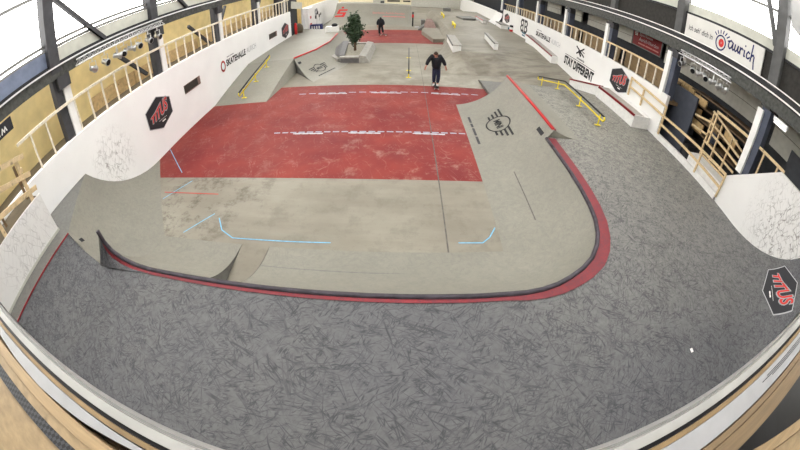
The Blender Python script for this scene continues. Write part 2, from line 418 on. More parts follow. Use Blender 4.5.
# pocket cut into the ramp: flat floor, then a tight curve up to the lip
def pock(y):
    if y > 3.55: return .006
    if y > 3.12: q = (3.55-y)/.43; return arc_z((4.55-3.12)/1.79, 1.79, 1.0)*(1-math.sqrt(max(0, 1-q*q)))
    return arc_z((4.55-y)/1.79, 1.79, 1.0)
NQ = 28
rows = []
for x in [CUTA+(CUTB-CUTA)*i/4 for i in range(5)]:
    row = []
    for k in range(NQ+1):
        t = k/NQ; y = 4.55+(2.755-4.55)*t
        z = pock(y)
        row.append((x, y, z+.006))
    rows.append(row)
surf = mb.build('ramp_surface', 'ramp_coat', qp, smooth=True)
MB().grid(rows).build('pocket_floor', 'concrete_floor', qp, smooth=True)
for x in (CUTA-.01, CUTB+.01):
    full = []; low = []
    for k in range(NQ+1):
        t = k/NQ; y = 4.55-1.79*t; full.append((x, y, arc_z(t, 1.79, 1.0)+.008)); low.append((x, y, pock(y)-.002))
    MB().grid([low, full]).build('pocket_side', 'dark_ramp_coat', qp)  # sides take the darker coat, painting in their shade
# left roll-in between the wall and the coping
roll = [((XL+.008,4.80,1.74),(XL+.008,8.2)), ((-7.75,3.67,1.74),(-7.75,7.05)), ((-6.9,2.60,1.74),(-6.85,5.88)), ((-6.66,2.58,1.49),(-6.6,5.55)), ((-6.45,2.57,1.29),(-6.4,5.3)), ((-6.2,2.56,1.14),(-6.2,5.05)), ((-6.0,2.55,1.07),(-6.0,4.79)), ((-5.74,2.57,1.01),(-5.81,4.56))]
rb = MB(); rb.grid(strip(refine(roll, 2)))
rb.build('roll_in_surface', 'ramp_coat', qp, smooth=True)
MB().grid([[(-5.765, 2.55+(4.55-2.55)*k/NP, 0.0) for k in range(NP+1)], [(-5.765, 2.8+(4.55-2.8)*(k/NP), 1.77*(1-math.sqrt(max(0, 1-(1-k/NP)**2)))) for k in range(NP+1)]]).build('end_panel', 'ramp_coat', qp)
# raised far section of the right arm
ext = [((4.425,8.02,1.27),(2.25,8.05)), ((4.425,13.1,1.27),(2.25,12.55))]
eb = MB(); eb.grid(strip(refine(ext, 6)))
eb.build('raised_section', 'ramp_coat', qp, smooth=True)
hi = [(2.25+2.175*k/NP, 12.55+.55*k/NP, arc_z(k/NP, 2.175, 1.27)) for k in range(NP+1)]
MB().grid([[(p[0], p[1], 0) for p in hi], hi]).build('end_panel', 'ramp_coat', qp)
MB().poly([(4.25,8.08,.99), (4.425,8.12,1.26), (4.46,8.12,.99)]).build('end_panel', 'ramp_coat', qp)
rows = []
for y in (8.12, 9.5, 11, 13.1):
    rows.append([(4.44+1.0*k/10, y, 1.0+.27*(1-k/10)**2+.004) for k in range(11)])
MB().grid(rows).build('back_slope', 'ramp_coat', qp, smooth=True)
for y in (8.12, 13.1):
    MB().grid([[(4.44+1.0*k/10, y, 1.0 if y < 9 else 0.0) for k in range(11)], [(4.44+1.0*k/10, y, 1.0+.27*(1-k/10)**2) for k in range(11)]]).build('end_panel', 'bank_coat', qp)
# coping and painted band
def offset_path(pts, w):
    out = []
    for i, p in enumerate(pts):
        a = Vector(pts[max(i-1, 0)]); b = Vector(pts[min(i+1, len(pts)-1)]); d = (b-a); d.z = 0; d.normalize()
        n = Vector((d.y, -d.x, 0)); ww = w[i] if isinstance(w, list) else w
        out.append(Vector(p)+n*ww)
    return out
lipA = [p[0] for p in refine(FIN, 3)]
lipB = [p[0] for p in refine([FIN[-1]]+seg2+arcp+seg3, 3)]
MB().tube([(x, y, z+.0) for x, y, z in lipA+lipB[1:]], .05, 8).build('coping', 'dark_steel', qp, smooth=True)
ws = []
for (x, y, z) in lipB: ws.append(.11 + .19*max(0, min(1, (x-1.6)/2.0)))
off = offset_path(lipB, ws)
MB().grid([[Vector(p)+Vector((0,0,.012)) for p in lipB], [p+Vector((0,0,.012)) for p in off]]).build('painted_band', 'red_band', qp)
offA = [(x-.02, y-.04-.06*min(1, (1.8-z)*1.3), max(z-.20*min(1, (z-1)*2+.05)-.0, 1.012)) for x, y, z in lipA]
MB().grid([[Vector(p)+Vector((0,-.02,.012)) for p in lipA], offA]).build('painted_band', 'red_band', qp)
foot = []
for i, (x, y, z) in enumerate(lipA):
    t = i/(len(lipA)-1); foot.append((lerp((-6.0,2.50,1.06), (-4.5,2.66,1.0), t)))
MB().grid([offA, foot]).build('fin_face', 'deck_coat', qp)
MB().poly([(-5.72,2.8,1.76), (-6.0,2.5,1.0), (-5.72,2.85,.8)]).build('end_panel', 'ramp_coat', qp)
MB().tube([(4.425,8.1,1.28), (4.425,13.12,1.28)], .045, 8).build('coping', 'red_paint', qp, smooth=True)
MB().bar((4.50,8.12,1.245), (4.50,13.1,1.245), .1, .03).build('painted_band', 'red_band', qp)
# seams in the ramp sheets
def qs(y, s, off=0.006, R=2.5): # point on the right arm: arc length s up the curve
    a = s/R; return Vector((2.25+R*math.sin(a), y, R-R*math.cos(a)+.008)) + Vector((-math.sin(a), 0, math.cos(a)))*off
MB().grid([[qs(y, .95) for y in (5.3, 6, 6.7, 7.4)], [qs(y, .98) for y in (5.3, 6, 6.7, 7.4)]]).build('sheet_seam', 'seam_dark', qp)
sy = MB()
yy = 4.55-.62
for xa, xb in ((-2.7, 1.9),): sy.grid([[(xa, yy, arc_z(.62/1.79, 1.79, 1)+.014), (xb, yy, arc_z(.62/1.79, 1.79, 1)+.014)], [(xa, yy-.022, arc_z(.635/1.79, 1.79, 1)+.014), (xb, yy-.022, arc_z(.635/1.79, 1.79, 1)+.014)]])
sy.build('sheet_seam', 'dark_ramp_coat', qp)
# winged circle emblem on the right arm
QM = lambda a, b, off=0.0: qs(10.25-a, 1.22+b, .006+off)
def winged(P, parent, s=1.0, mat='ink_black'):
    mb = MB(); ring = [(.50*s*math.cos(2*PI*k/28), .44*s*math.sin(2*PI*k/28)) for k in range(28)]
    stroke(P, ring, .055*s, .006, mb, True)
    for i, (yb, x1) in enumerate(((.26, 1.02), (.10, .94), (-.06, .82), (-.22, .70))):
        x0 = .50*math.sqrt(max(0, 1-(yb/.44)**2))
        for sg in (-1, 1): stroke(P, [(sg*x0*s, yb*s), (sg*x1*s, yb*s)], .075*s, .006, mb, sub=3)
    mb.build('printed_emblem', mat, parent)
    put_text(P, 'MINI', .60*s, .26*s, .007, 'ink_black', parent, 0, 0, 0, .03)
winged(QM, qp)
for a, b in ((-1.0, -.55), (-.42, -.18), (-.05, .45), (.58, 1.05)):
    stroke(QM, [(a, -.92), (b, -.92)], .085, .006, sub=3).build('printed_word', 'column_grey', qp)
QS = lambda a, b, off=0.0: qs(8.5-a, 2.28+b, .006+off)
flat2d(QS, [(-.22,-.07),(.22,-.07),(.22,.07),(-.22,.07)], [(0,1,2,3)], .006).build('printed_sticker', 'ink_black', qp)
RS = lambda a, b, off=0.0: Vector((-6.62+a*.8, 2.72+b, 1.47+a*-.55-b*.45+off))
flat2d(RS, [(-.06,-.05),(.06,-.05),(.06,.05),(-.06,.05)], [(0,1,2,3)], .02).build('printed_sticker', 'ink_black', qp)

# ------------------------------------------------------------------ near deck: flat, rising at the left and in the right corner
def deck_h(x, y):
    z = 1.0
    if x < -5.5:
        u = min(-5.5-x, 1.4); z = max(z, 1+1.69-math.sqrt(1.69**2-u*u))
    s = 4.3-(10-x)-y
    if s > 0:
        d = min(s*.7071, 2.37); z = max(z, 1+2.4-math.sqrt(2.4**2-d*d))
    return z
inner = [(-6.9,2.60), (-6.66,2.58), (-6.45,2.57), (-6.2,2.56), (-6.0,2.53), (-5.74,2.55)] + [(x, y) for x, y, z in [(-5.2,2.62,0),(-4.5,2.7,0)]] + [(p[0][0], p[0][1]) for p in refine(seg2[:1]+[((.3,2.77,1),(0,0)), ((2.0,2.79,1),(0,0))]+arcp[1:]+seg3, 2)] + [(4.3, 8.6), (4.3, 10.5), (4.3, 13.02)]
cum = [0]
for i in range(1, len(inner)): cum.append(cum[-1]+math.dist(inner[i-1], inner[i]))
Ls = 16.9; Lr = 13.0-.13
outer = []
for i, (x, y) in enumerate(inner):
    if y < 2.80 and x < 2.4: outer.append((-6.9+(x+6.9)*1.05, .13))
    else: outer.append(None)
k0 = max(i for i, o in enumerate(outer) if o); rest = [i for i in range(len(inner)) if i > k0]
L0 = 10-outer[k0][0]; LT = L0+13.02-.13
for j, i in enumerate(rest):
    f = (cum[i]-cum[k0])/(cum[-1]-cum[k0]); d = f*LT
    outer[i] = (outer[k0][0]+d, .13) if d < L0 else (10.0, .13+d-L0)
pairs = refine(list(zip(inner, outer)), 4)
rows = []
for a, b in pairs:
    rows.append([(a[0]+(b[0]-a[0])*k/60, a[1]+(b[1]-a[1])*k/60, deck_h(a[0]+(b[0]-a[0])*k/60, a[1]+(b[1]-a[1])*k/60)) for k in range(61)])
nd = MB().grid(rows); corner = [(outer[-1][0], outer[-1][1])]
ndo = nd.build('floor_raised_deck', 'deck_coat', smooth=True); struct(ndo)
sm = MB()
for xo in (6.9, 7.12): stroke(plane_map((0,0,1.006), (1,0,0), (0,1,0), (0,0,1)), [(xo, 9.3), (xo, 12.85)], .03, 0, sm)
stroke(plane_map((0,0,1.006), (1,0,0), (0,1,0), (0,0,1)), [(5.3, 12.2), (7.0, 12.85)], .03, 0, sm)
sm.build('sheet_seam', 'dark_ramp_coat', ndo)
lit = MB().box(4.98, 5.04, 1.01, 1.09, 1.0, 1.015).build('litter', 'white_paint'); tag(lit, 'tiny white scrap lying on the dark scratched deck', 'litter')
# left shelf above the red coping, and its coping
lp = thing('quarter_pipe', 'low dark quarter pipe top with thin red coping beside the left white wallride board', 'skate ramp', (-7.2,1.3,1.7))
MB().prism([(-6.9,.12,1.5), (-6.9,2.6,1.5), (XL+.008,4.8,1.5), (XL+.008,.12,1.5)], (0,0,.24)).build('platform', 'dark_ramp_coat', lp)
MB().tube([(-6.9,.13,1.745), (-6.9,2.6,1.745)], .022, 8).build('coping', 'dark_red_edge', lp)
wp = thing('wallride_board', 'scuffed white wallride board standing on the dark shelf at left', 'board', (-7.47,1.4,1.74))
MB().box(-7.52, -7.45, .12, 2.63, 1.745, 2.76).build('panel', 'white_board', wp)
MB().box(-7.535, -7.435, .12, 2.65, 1.742, 1.80).build('kick_strip', 'sill_pale', wp)

# ------------------------------------------------------------------ right hand banks and the far deck
def rows_terrain():
    rows = []
    for i in range(27):
        x = 1.9+(10-1.9)*i/26
        def zz(y):
            cre = 19.3 if x < 5.7 else 19.3+(x-5.7)/4.0*3.9
            za = .40*max(0, x-4)/6; zb = .5*max(0, x-4)/6; zc = .8+.2*max(0, x-3.3)/6.7
            e0 = 1.9+1.4*max(0, min(1, (y-20)/5)); hip = max(0, min(1, (x-e0)/max(.25, 3.3-e0)))
            if x >= 4.9 and y < 15.8: return 1+(za-1)*(y-13.0)/2.8
            if y < 15.8: return 0
            if y < 17.0: return za+(zb-za)*(y-15.8)/1.2
            if y < cre: return (zb+(zc-zb)*(y-17)/(cre-17))*hip
            return zc*hip
        rows.append([(x, y, zz(y)) for y in ([13.0+2.8*k/6 for k in range(7)]+[15.85, 16.4, 17.0]+[17.3+.35*k for k in range(18)]+[24, 25.5, 28, 32, 36, 40, 46])])
    return rows
R_ = rows_terrain()
near_b, far_b = MB(), MB()
for i in range(len(R_)-1):
    for k in range(len(R_[0])-1):
        q = [R_[i][k], R_[i+1][k], R_[i+1][k+1], R_[i][k+1]]
        if max(p[2] for p in q) < .015 or (k < 6 and R_[i][0][2] < .5): continue
        (near_b if k < 6 else far_b).add([(p[0], p[1], p[2]+.002) for p in q], [(0,1,2,3)])
fd = far_b.build('floor_far_deck', 'concrete_floor'); struct(fd)
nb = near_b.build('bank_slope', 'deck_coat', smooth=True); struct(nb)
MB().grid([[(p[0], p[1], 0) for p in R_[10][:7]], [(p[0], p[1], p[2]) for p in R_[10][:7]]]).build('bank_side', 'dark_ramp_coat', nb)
kb = thing('kicker_ramp', 'small dark wedge ramp at far end of the right quarter pipe', 'skate ramp', (4.4,15,0))
MB().add([(3.95,13.75,0),(3.95,16.1,0),(4.8,16.0,0),(5.05,14.9,0),(5.05,13.75,0), (3.95,13.75,.16),(3.95,16.1,.05),(4.8,16.0,.06),(5.05,14.9,.42),(5.05,13.75,.75)],
         [(0,1,2,3,4),(5,6,7,8,9),(0,1,6,5),(1,2,7,6),(2,3,8,7),(3,4,9,8),(4,0,5,9)]).build('ramp_surface', 'dark_ramp_coat', kb)
MB().bar((3.94,13.75,.165), (3.94,16.1,.055), .04, .04).build('edge_strip', 'seam_dark', kb)

def ledge(name, label, pts_top, wx, zdrop, edge_mat, group=None, cap=.06, over=.04):
    """concrete curb: pts_top two points (near, far) on the top's inner edge, width wx towards +x; zdrop height"""
    n, f = Vector(pts_top[0]), Vector(pts_top[1])
    t = thing(name, label, 'ledge', ((n.x+f.x)/2+wx/2, (n.y+f.y)/2, min(n.z, f.z)-zdrop), group)
    hn, hf = (zdrop if not isinstance(zdrop, tuple) else zdrop[0]), (zdrop if not isinstance(zdrop, tuple) else zdrop[1])
    a = [n, n+Vector((wx,0,0)), f+Vector((wx,0,0)), f]
    b = [n-Vector((0,0,hn)), n+Vector((wx,0,-hn)), f+Vector((wx,0,-hf)), f-Vector((0,0,hf))]
    MB().add(b+a, [(0,3,2,1),(4,5,6,7),(0,1,5,4),(1,2,6,5),(2,3,7,6),(3,0,4,7)]).build('body', 'white_ledge', t)
    o = Vector((over,over*.5,.0)); 
    c = [n+Vector((-over,-over,.004)), n+Vector((wx+over,-over,.004)), f+Vector((wx+over,over,.004)), f+Vector((-over,over,.004))]
    MB().prism(c, (0,0,cap)).build('top_slab', 'planter_grey', t)
    MB().bar(c[0]+Vector((0,0,cap*.5)), c[3]+Vector((0,0,cap*.5)), .05, cap*1.15).build('edge_steel', edge_mat, t)
    return t
ledge('curb', 'pale curb with thick black steel edge beside the far red floor', ((2.98,19.45,1.10), (3.08,23.0,1.10)), .50, .42, 'black_metal')
ledge('curb', 'narrow white curb with black steel edge standing alone on the far right deck', ((5.78,20.5,1.28), (6.1,24.6,1.28)), .26, .50, 'black_metal', over=.02)
ledge('curb', 'far small white curb with red edge below the white kicker', ((8.05,33.8,1.25), (8.05,37.2,1.25)), .5, .5, 'red_paint')
# wall ledges on the right
wl = thing('wall_ledge', 'long white ledge with red steel edge along the right wall under grey lettering', 'ledge', (9.6,22,.5))
MB().add([(9.5,19.7,.35),(10,19.7,.35),(10,24.9,.7),(9.5,24.9,.7),(9.5,19.7,1.19),(10,19.7,1.19),(10,24.9,1.62),(9.5,24.9,1.62)], [(0,3,2,1),(4,5,6,7),(0,1,5,4),(1,2,6,5),(2,3,7,6),(3,0,4,7)]).build('body', 'white_paint', wl)
MB().poly([(9.52,19.72,1.197),(9.98,19.72,1.197),(9.98,24.9,1.627),(9.52,24.9,1.627)]).build('top_slab', 'planter_grey', wl)
MB().bar((9.49,19.7,1.18), (9.49,24.9,1.61), .05, .09).build('edge_steel', 'dark_red_edge', wl)
hb = thing('wall_ledge', 'white sloping ledge with dark red edge going down the bank at the right wall', 'ledge', (9.6,14.4,.3))
MB().add([(9.3,13.0,.9),(10,13.0,.9),(10,16.35,.15),(9.3,16.35,.05),(9.3,13.0,1.53),(10,13.0,1.53),(10,16.35,.70),(9.3,16.35,.70)], [(0,3,2,1),(4,5,6,7),(0,1,5,4),(1,2,6,5),(2,3,7,6),(3,0,4,7)]).build('body', 'white_ledge', hb)
MB().bar((9.29,13.0,1.525), (9.29,16.35,.695), .06, .08).build('edge_steel', 'dark_red_edge', hb)
nl = thing('wall_ledge', 'white ledge with grey top and dark red edge beside the wooden handrail', 'ledge', (9.4,11.3,1))
MB().box(8.98, 9.95, 9.85, 13.0, 1.0, 1.52).build('body', 'white_ledge', nl)
MB().poly([(9.03,9.88,1.526),(9.6,9.88,1.526),(9.6,12.95,1.526),(9.03,12.95,1.526)]).build('top_slab', 'planter_grey', nl)
MB().bar((8.98,9.85,1.51), (8.98,12.9,1.51), .05, .10).build('edge_steel', 'dark_red_edge', nl)
# kinked yellow rail on the bank
def rail(label, path, feet, top_r=.03, name='grind_rail', group=None, double=True, drop=.17):
    t = thing(name, label, 'grind rail', (path[0][0], path[0][1], feet[0][2]), group)
    P = [Vector(p) for p in path]
    MB().tube(P, top_r, 8).build('grind_bar', 'black_metal', t, smooth=True)
    if double:
        lowp = [p-Vector((.0,0,drop)) for p in P]
        MB().tube([P[0]]+[P[0]-Vector((0,.06,drop*.5))]+lowp+[P[-1]-Vector((0,-.06,drop*.5)), P[-1]], top_r*.9, 8).build('lower_bar', 'yellow_paint', t, smooth=True)
    for x, y, z in feet:
        best = min(((P[i]+(P[i+1]-P[i])*k/20) for i in range(len(P)-1) for k in range(21)), key=lambda q: (q.x-x)**2+(q.y-y)**2)
        l = MB().tube([(x, y, z), (x, y, best.z-.02)], .025, 8).build('post', 'yellow_paint', t)
        MB().box(x-.13, x+.13, y-.05, y+.05, z, z+.015).build('foot_plate', 'yellow_paint', l)
    return t
rail('long kinked yellow grind rail running down the right bank', [(6.98,9.2,1.46), (7.12,12.9,1.46), (7.3,16.3,.58)], [(7.0,9.5,1.0), (7.06,11.2,1.0), (7.16,13.6,.84), (7.27,15.7,.22)], .035)

# platform and small far obstacles
pf = MB().prism([(1.66,29.4,0), (2.36,25.6,0), (3.5,26.1,0), (3.9,31.5,0), (1.9,31.5,0)], (0,0,.30)).build('manual_pad', 'concrete_floor'); tag(pf, 'low pale manual pad with angled corner beside the far red floor', 'skate obstacle')
p2 = MB().prism([(5.9,37.6,.78), (6.3,35.4,.86), (7.7,35.6,.9), (7.6,38.2,.9)], (0,0,.26)).build('manual_pad', 'dark_ramp_coat'); tag(p2, 'far grey manual pad near the right wall columns', 'skate obstacle')
for i, (lab, a, b, zb) in enumerate((('nearer small yellow flat rail on the far deck', (4.46,28.7,1.15), (4.55,31.0,1.15), .84), ('farther small yellow flat rail on the far deck', (4.32,35.8,1.15), (4.42,39.5,1.15), .83))):
    t = thing('grind_rail', lab, 'grind rail', (a[0], a[1], zb))
    MB().bar(a, b, .14, .12).build('grind_bar', 'yellow_paint', t)
    for q in (.12, .88):
        p = Vector(a).lerp(Vector(b), q); MB().box(p.x-.05, p.x+.05, p.y-.1, p.y+.1, zb, p.z).build('post', 'yellow_paint', t)
bx = thing('hip_ramp', 'small brownish hip ramp heap behind the low manual pad', 'skate ramp', (2.5,33,0))
MB().add([(1.9,31.6,.3),(3.15,31.6,.3),(3.3,35.5,.3),(2.3,35.5,.3),(2.3,33.2,.75),(2.95,33.0,.75),(3.0,35.4,.75),(2.45,35.4,.75)], [(0,3,2,1),(4,5,6,7),(0,1,5,4),(1,2,6,5),(2,3,7,6),(3,0,4,7)]).build('ramp_surface', 'brick_pink', bx)
MB().add([(1.45,31.55,0),(2.0,31.55,0),(2.1,33.2,0),(1.55,33.2,0),(1.45,31.55,.1),(2.0,31.55,.5),(2.1,33.2,.5),(1.55,33.2,.1)], [(0,3,2,1),(4,5,6,7),(0,1,5,4),(1,2,6,5),(2,3,7,6),(3,0,4,7)]).build('side_wedge', 'dark_ramp_coat', bx)
MB().box(1.9, 2.3, 35.0, 36.2, 0, .62).build('block', 'dark_ramp_coat', bx)
fk = thing('kicker_ramp', 'tiny grey kicker far down the hall behind the yellow rails', 'skate ramp', (5.6,46,0))
MB().prism([(5.2,44.5,.8), (6.2,44.5,.8), (6.2,46.5,.8)], (0,0,.5)).build('ramp_surface', 'dark_ramp_coat', fk)
MB().prism([(5.2,44.4,.8), (5.9,44.4,.8), (5.9,45.2,.8), (5.2,45.2,.8)], (0,0,.12)).build('base', 'bank_coat', fk)

# centre flat rail
rail('low black flat bar on yellow feet in the middle of the concrete floor', [(.36,15.6,.34), (.45,21.6,.34)], [(.365,16.0,0), (.385,17.3,0), (.43,20.2,0)], .03, 'flat_bar', double=False)

# ------------------------------------------------------------------ left far bank with yellow rail and the emblem quarter pipe
bk = thing('bank_ramp', 'grey bank ramp against the left wall below the hall lettering', 'skate ramp', (-7.3,15,0))
MB().add([(XL+.008,12.83,.004),(-5.87,12.9,.004),(-5.75,15.0,.004),(-5.72,17.35,.004),(XL+.008,17.2,.004), (XL+.008,17.2,.78),(-6.95,17.35,.78),(-5.92,17.42,.78)],
         [(0,1,6,5),(1,2,7,6),(2,3,7),(0,5,4),(3,4,5,6,7),(0,4,3,2,1)]).build('ramp_surface', 'bank_coat', bk)
dk = MB().prism([(XL,17.2,.4), (-6.95,17.35,.4), (-5.9,17.42,.4), (-5.14,19.4,.4), (-4.76,21.8,.4), (-4.85,25.0,.4), (-4.9,27.0,.4), (XL,28.9,.4)], (0,0,.38)).build('floor_left_deck', 'bank_coat'); struct(dk)
eq = thing('quarter_pipe', 'small quarter pipe with winged emblem and red coping near the planter', 'skate ramp', (-4.6,19,0))
EP = [((-5.9,17.42,.78),(-4.29,15.3)), ((-5.14,19.4,.78),(-3.12,18.2)), ((-4.76,21.8,.78),(-2.9,21.6)), ((-4.85,25.0,.78),(-3.3,25.2)), ((-4.9,27.0,.78),(-3.5,27.2))]
MB().grid(strip(refine(EP, 4))).build('ramp_surface', 'bank_coat', eq, smooth=True)
e0 = strip(EP)[0]
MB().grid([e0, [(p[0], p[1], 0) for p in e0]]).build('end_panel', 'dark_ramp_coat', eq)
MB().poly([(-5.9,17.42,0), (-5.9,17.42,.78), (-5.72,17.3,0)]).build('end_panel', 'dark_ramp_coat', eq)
MB().tube([(p[0][0], p[0][1], .80) for p in refine(EP[:4], 3)], .05, 8).build('coping', 'red_paint', eq, smooth=True)
def EM(a, b, off=0.0):
    # on the first face: a along the base direction, b up the curve (horizontal run measure)
    s = .50-a/3.4; t = .42+b/2.5
    top = Vector(lerp(EP[0][0], EP[1][0], s)); bs = lerp(EP[0][1], EP[1][1], s)
    r = math.hypot(top.x-bs[0], top.y-bs[1]); z = arc_z(t, r, .78)
    return Vector((bs[0]+(top.x-bs[0])*t, bs[1]+(top.y-bs[1])*t, z+.02+off))
winged(lambda a, b, o=0.0: EM(-a, b, o), eq, .95)
tb = MB()
for i in range(12): stroke(EM, [(-.9+i*.15, -.72), (-.78+i*.15, -.72)], .08, .01, tb)
tb.build('printed_text_line', 'ink_black', eq)
stroke(EM, [(1.2, 1.02), (1.5, 1.02)], .16, .01).build('printed_sticker', 'ink_black', eq)
rail('straight yellow grind rail with black top on the left bank', [(-7.2,12.9,.52), (-7.2,17.0,1.21)], [(-7.2,13.35,.10), (-7.2,14.9,.37), (-7.2,16.5,.65)], .035, drop=.16)

# planter with tree
pl = thing('planter', 'grey angular planter box with sand around the bushy tree', 'planter', (-3,21,0))
MB().bar((-3.55,18.98,.15), (-2.3,18.98,.15), .30, .30).build('ledge', 'planter_dark', pl, bevel=.02)
MB().bar((-3.6,18.97,.345), (-2.3,18.97,.345), .36, .09).build('top_slab', 'planter_grey', pl, bevel=.01)
MB().add([(-2.45,18.8,0),(-1.85,18.8,0),(-1.78,23.2,0),(-2.4,23.2,0),(-2.45,18.8,.48),(-2.05,18.8,.40),(-2.0,23.2,.40),(-2.4,23.2,.48)], [(0,3,2,1),(4,5,6,7),(0,1,5,4),(1,2,6,5),(2,3,7,6),(3,0,4,7)]).build('sloped_side', 'planter_grey', pl, bevel=.02)
MB().bar((-4.0,23.1,.2), (-2.4,23.1,.2), .32, .40).build('ledge', 'planter_grey', pl, bevel=.02)
MB().add([(-4.85,21.6,0),(-3.7,18.85,0),(-3.35,19.1,0),(-3.9,23.9,0),(-4.5,24.2,0),(-4.2,21.6,.5),(-3.62,19.1,.42),(-3.36,19.2,.42),(-3.8,23.8,.42),(-4.2,23.9,.42)], [(0,1,6,5),(1,2,7,6),(2,3,8,7),(3,4,9,8),(4,0,5,9),(5,6,7,8,9),(0,4,3,2,1)]).build('sloped_side', 'planter_dark', pl)
MB().bar((-3.58,18.95,.13), (-4.75,20.9,.13), .30, .26).build('ledge', 'planter_grey', pl, bevel=.02)
MB().poly([(-3.8,19.05,.30), (-2.2,19.05,.30), (-2.2,23.7,.30), (-3.9,23.7,.30)]).build('sand', 'soil', pl)
tr = thing('tree', 'bushy dark green indoor tree growing in the planter', 'tree', (-2.97,20.95,.30))
MB().tube([(-2.97,20.95,.28), (-2.95,20.97,.8), (-2.99,20.95,1.5), (-2.97,20.95,2.4)], [.09,.075,.055,.02], 8).build('trunk', 'bark', tr, smooth=True)
br = MB(); lf = MB(); rnd = random.Random(3)
for k in range(74):
    z = .75+1.68*rnd.random(); env = .68*(1-((z-1.55)/1.55)**2)**.5 if z > 1.0 else .42*(z/1.0)
    env *= (.75+.4*math.sin(z*5.3)); a = rnd.random()*2*PI; r = 1.0*env*(.45+.55*rnd.random()); dxo = -.04 if z > 1.3 else .06
    tip = Vector((-2.97+dxo*(z-1)+r*math.cos(a), 20.95+r*math.sin(a), z+.25)); b0 = Vector((-2.97, 20.95, z-.15))
    br.tube([b0, b0.lerp(tip, .5)+Vector((0,0,.05)), tip], [.022,.014,.006], 5)
    for j in range(44):
        q = b0.lerp(tip, .35+.75*rnd.random())+Vector((rnd.gauss(0,.11), rnd.gauss(0,.11), rnd.gauss(0,.10)))
        d = Vector((rnd.gauss(0,1), rnd.gauss(0,1), rnd.gauss(-.2,.7))).normalized(); s = d.cross(Vector((rnd.gauss(0,1), rnd.gauss(0,1), 1))).normalized(); L = .13+.07*rnd.random()
        lf.add([q-d*L*.5, q-d*L*.1+s*.05, q+d*L*.55, q-d*L*.1-s*.05], [(0,1,2,3)])
br.build('branches', 'bark', tr); lf.build('foliage', 'leaf_green', tr)

# ------------------------------------------------------------------ far end
fb = thing('bank_ramp', 'wide tall grey bank with red bank logo at the far end of the hall', 'skate ramp', (-3.8,35,0))
def bank_pt(s, t): # s along x, t up
    bx = -8.3+9.25*s; tx = (-7.0+7.85*s); h = 2.42-.45*s
    return (bx+(tx-bx)*t, 34.4+1.9*t, h*arc_z(t, 1.0, .72)/.72+.006)
MB().grid([[bank_pt(i/12, k/10) for k in range(11)] for i in range(13)]).build('ramp_surface', 'bank_coat', fb, smooth=True)
MB().grid([[bank_pt(1, k/10) for k in range(11)], [(bank_pt(1, k/10)[0], bank_pt(1, k/10)[1], 0) for k in range(11)]]).build('end_panel', 'bank_coat', fb)
MB().prism([bank_pt(0, 1), bank_pt(1, 1), (.85,38.2,1.97), (-7,38.2,2.42)], (0,0,-.08)).build('platform', 'bank_coat', fb)
def BM(a, b, off=0.0):
    s = a; Rb = (1+.72**2)/1.44; t = math.sqrt(max(0, Rb*Rb-(Rb-.72*b)**2)); p = Vector(bank_pt(s, t)); return p+Vector((0,-off*1.0,off*.7))
def bank_shape(pts): return [(x, y) for x, y in pts]
# stylised red S with a dot: s in fraction of the bank's length
def sbox(x0, x1, y0, y1, mb):
    x0, x1 = [.020+(v-.128)*1.10 for v in (x0, x1)]; y0, y1 = [.36+(v-.42)*.98 for v in (y0, y1)]
    mb.add([BM(x0+.012*(y0-.3)*4, y0, .03), BM(x1+.012*(y0-.3)*4, y0, .03), BM(x1+.012*(y1-.3)*4, y1, .03), BM(x0+.012*(y1-.3)*4, y1, .03)], [(0,1,2,3)])
sm_ = MB(); sbox(.128, .240, .42, .49, sm_); sbox(.208, .240, .49, .58, sm_); sbox(.132, .240, .56, .63, sm_); sbox(.132, .160, .63, .70, sm_); sbox(.134, .242, .70, .77, sm_)
sm_.build('printed_logo', 'ink_red', fb)
dots = [(.092+.018*math.cos(2*PI*k/14), .785+.045*math.sin(2*PI*k/14)) for k in range(14)]
MB().add([BM(a, b, .03) for a, b in dots], [tuple(range(14))]).build('printed_logo', 'ink_red', fb)
TM = lambda a, b, off=0.0: BM(.745+a*.1065, .50+b*.42, .02+off)
put_text(TM, 'Sparkasse Aurich-Norden', 3.9, .30, .008, 'ink_pale_red', fb, -.35, .10, 0, .01)
word_bars(TM, ((-.95,-.1),(0,.75),(.85,1.65)), .10, 'ink_pale_red', fb, -.28)
gy = thing('gallery_platform', 'pale yellow barrier with dark slots above the far bank', 'barrier', (-2.5,38.4,2))
MB().box(-7.0, -3.35, 38.3, 38.5, 1.9, 2.75).build('panel', 'pale_yellow', gy)
MB().box(-3.3, -2.1, 38.4, 38.6, 1.75, 2.9).build('panel', 'grey_panel', gy)
MB().box(-2.05, .9, 38.3, 38.5, 1.72, 2.9).build('panel', 'pale_yellow', gy)
MB().box(-1.75, -.35, 38.26, 38.31, 2.32, 2.50).build('slot', 'dark_eave', gy)
MB().box(.0, .8, 38.26, 38.31, 2.32, 2.50).build('slot', 'dark_eave', gy)
MB().box(-2.2, .9, 38.25, 38.33, 1.68, 1.76).build('base_rail', 'brick_pink', gy)
MB().box(-2.5, -2.1, 38.25, 38.35, 2.0, 2.4).build('slot', 'column_grey', gy)
ps = thing('marker_post', 'slim black and red post at the right end of the far bank', 'post', (1.0,34.2,0))
MB().box(.93, 1.08, 34.1, 34.25, 0, 1.55).build('shaft', 'black_metal', ps)
MB().box(.90, 1.11, 34.07, 34.28, .98, 1.28).build('red_cap', 'red_paint', ps)
pk = MB().prism([(1.2,33.4,0), (1.9,33.4,0), (1.9,34.0,0), (1.2,34.0,0)], (0,0,.05)).build('floor_plate', 'ink_light_grey'); tag(pk, 'flat grey plate on floor by the marker post', 'plate')

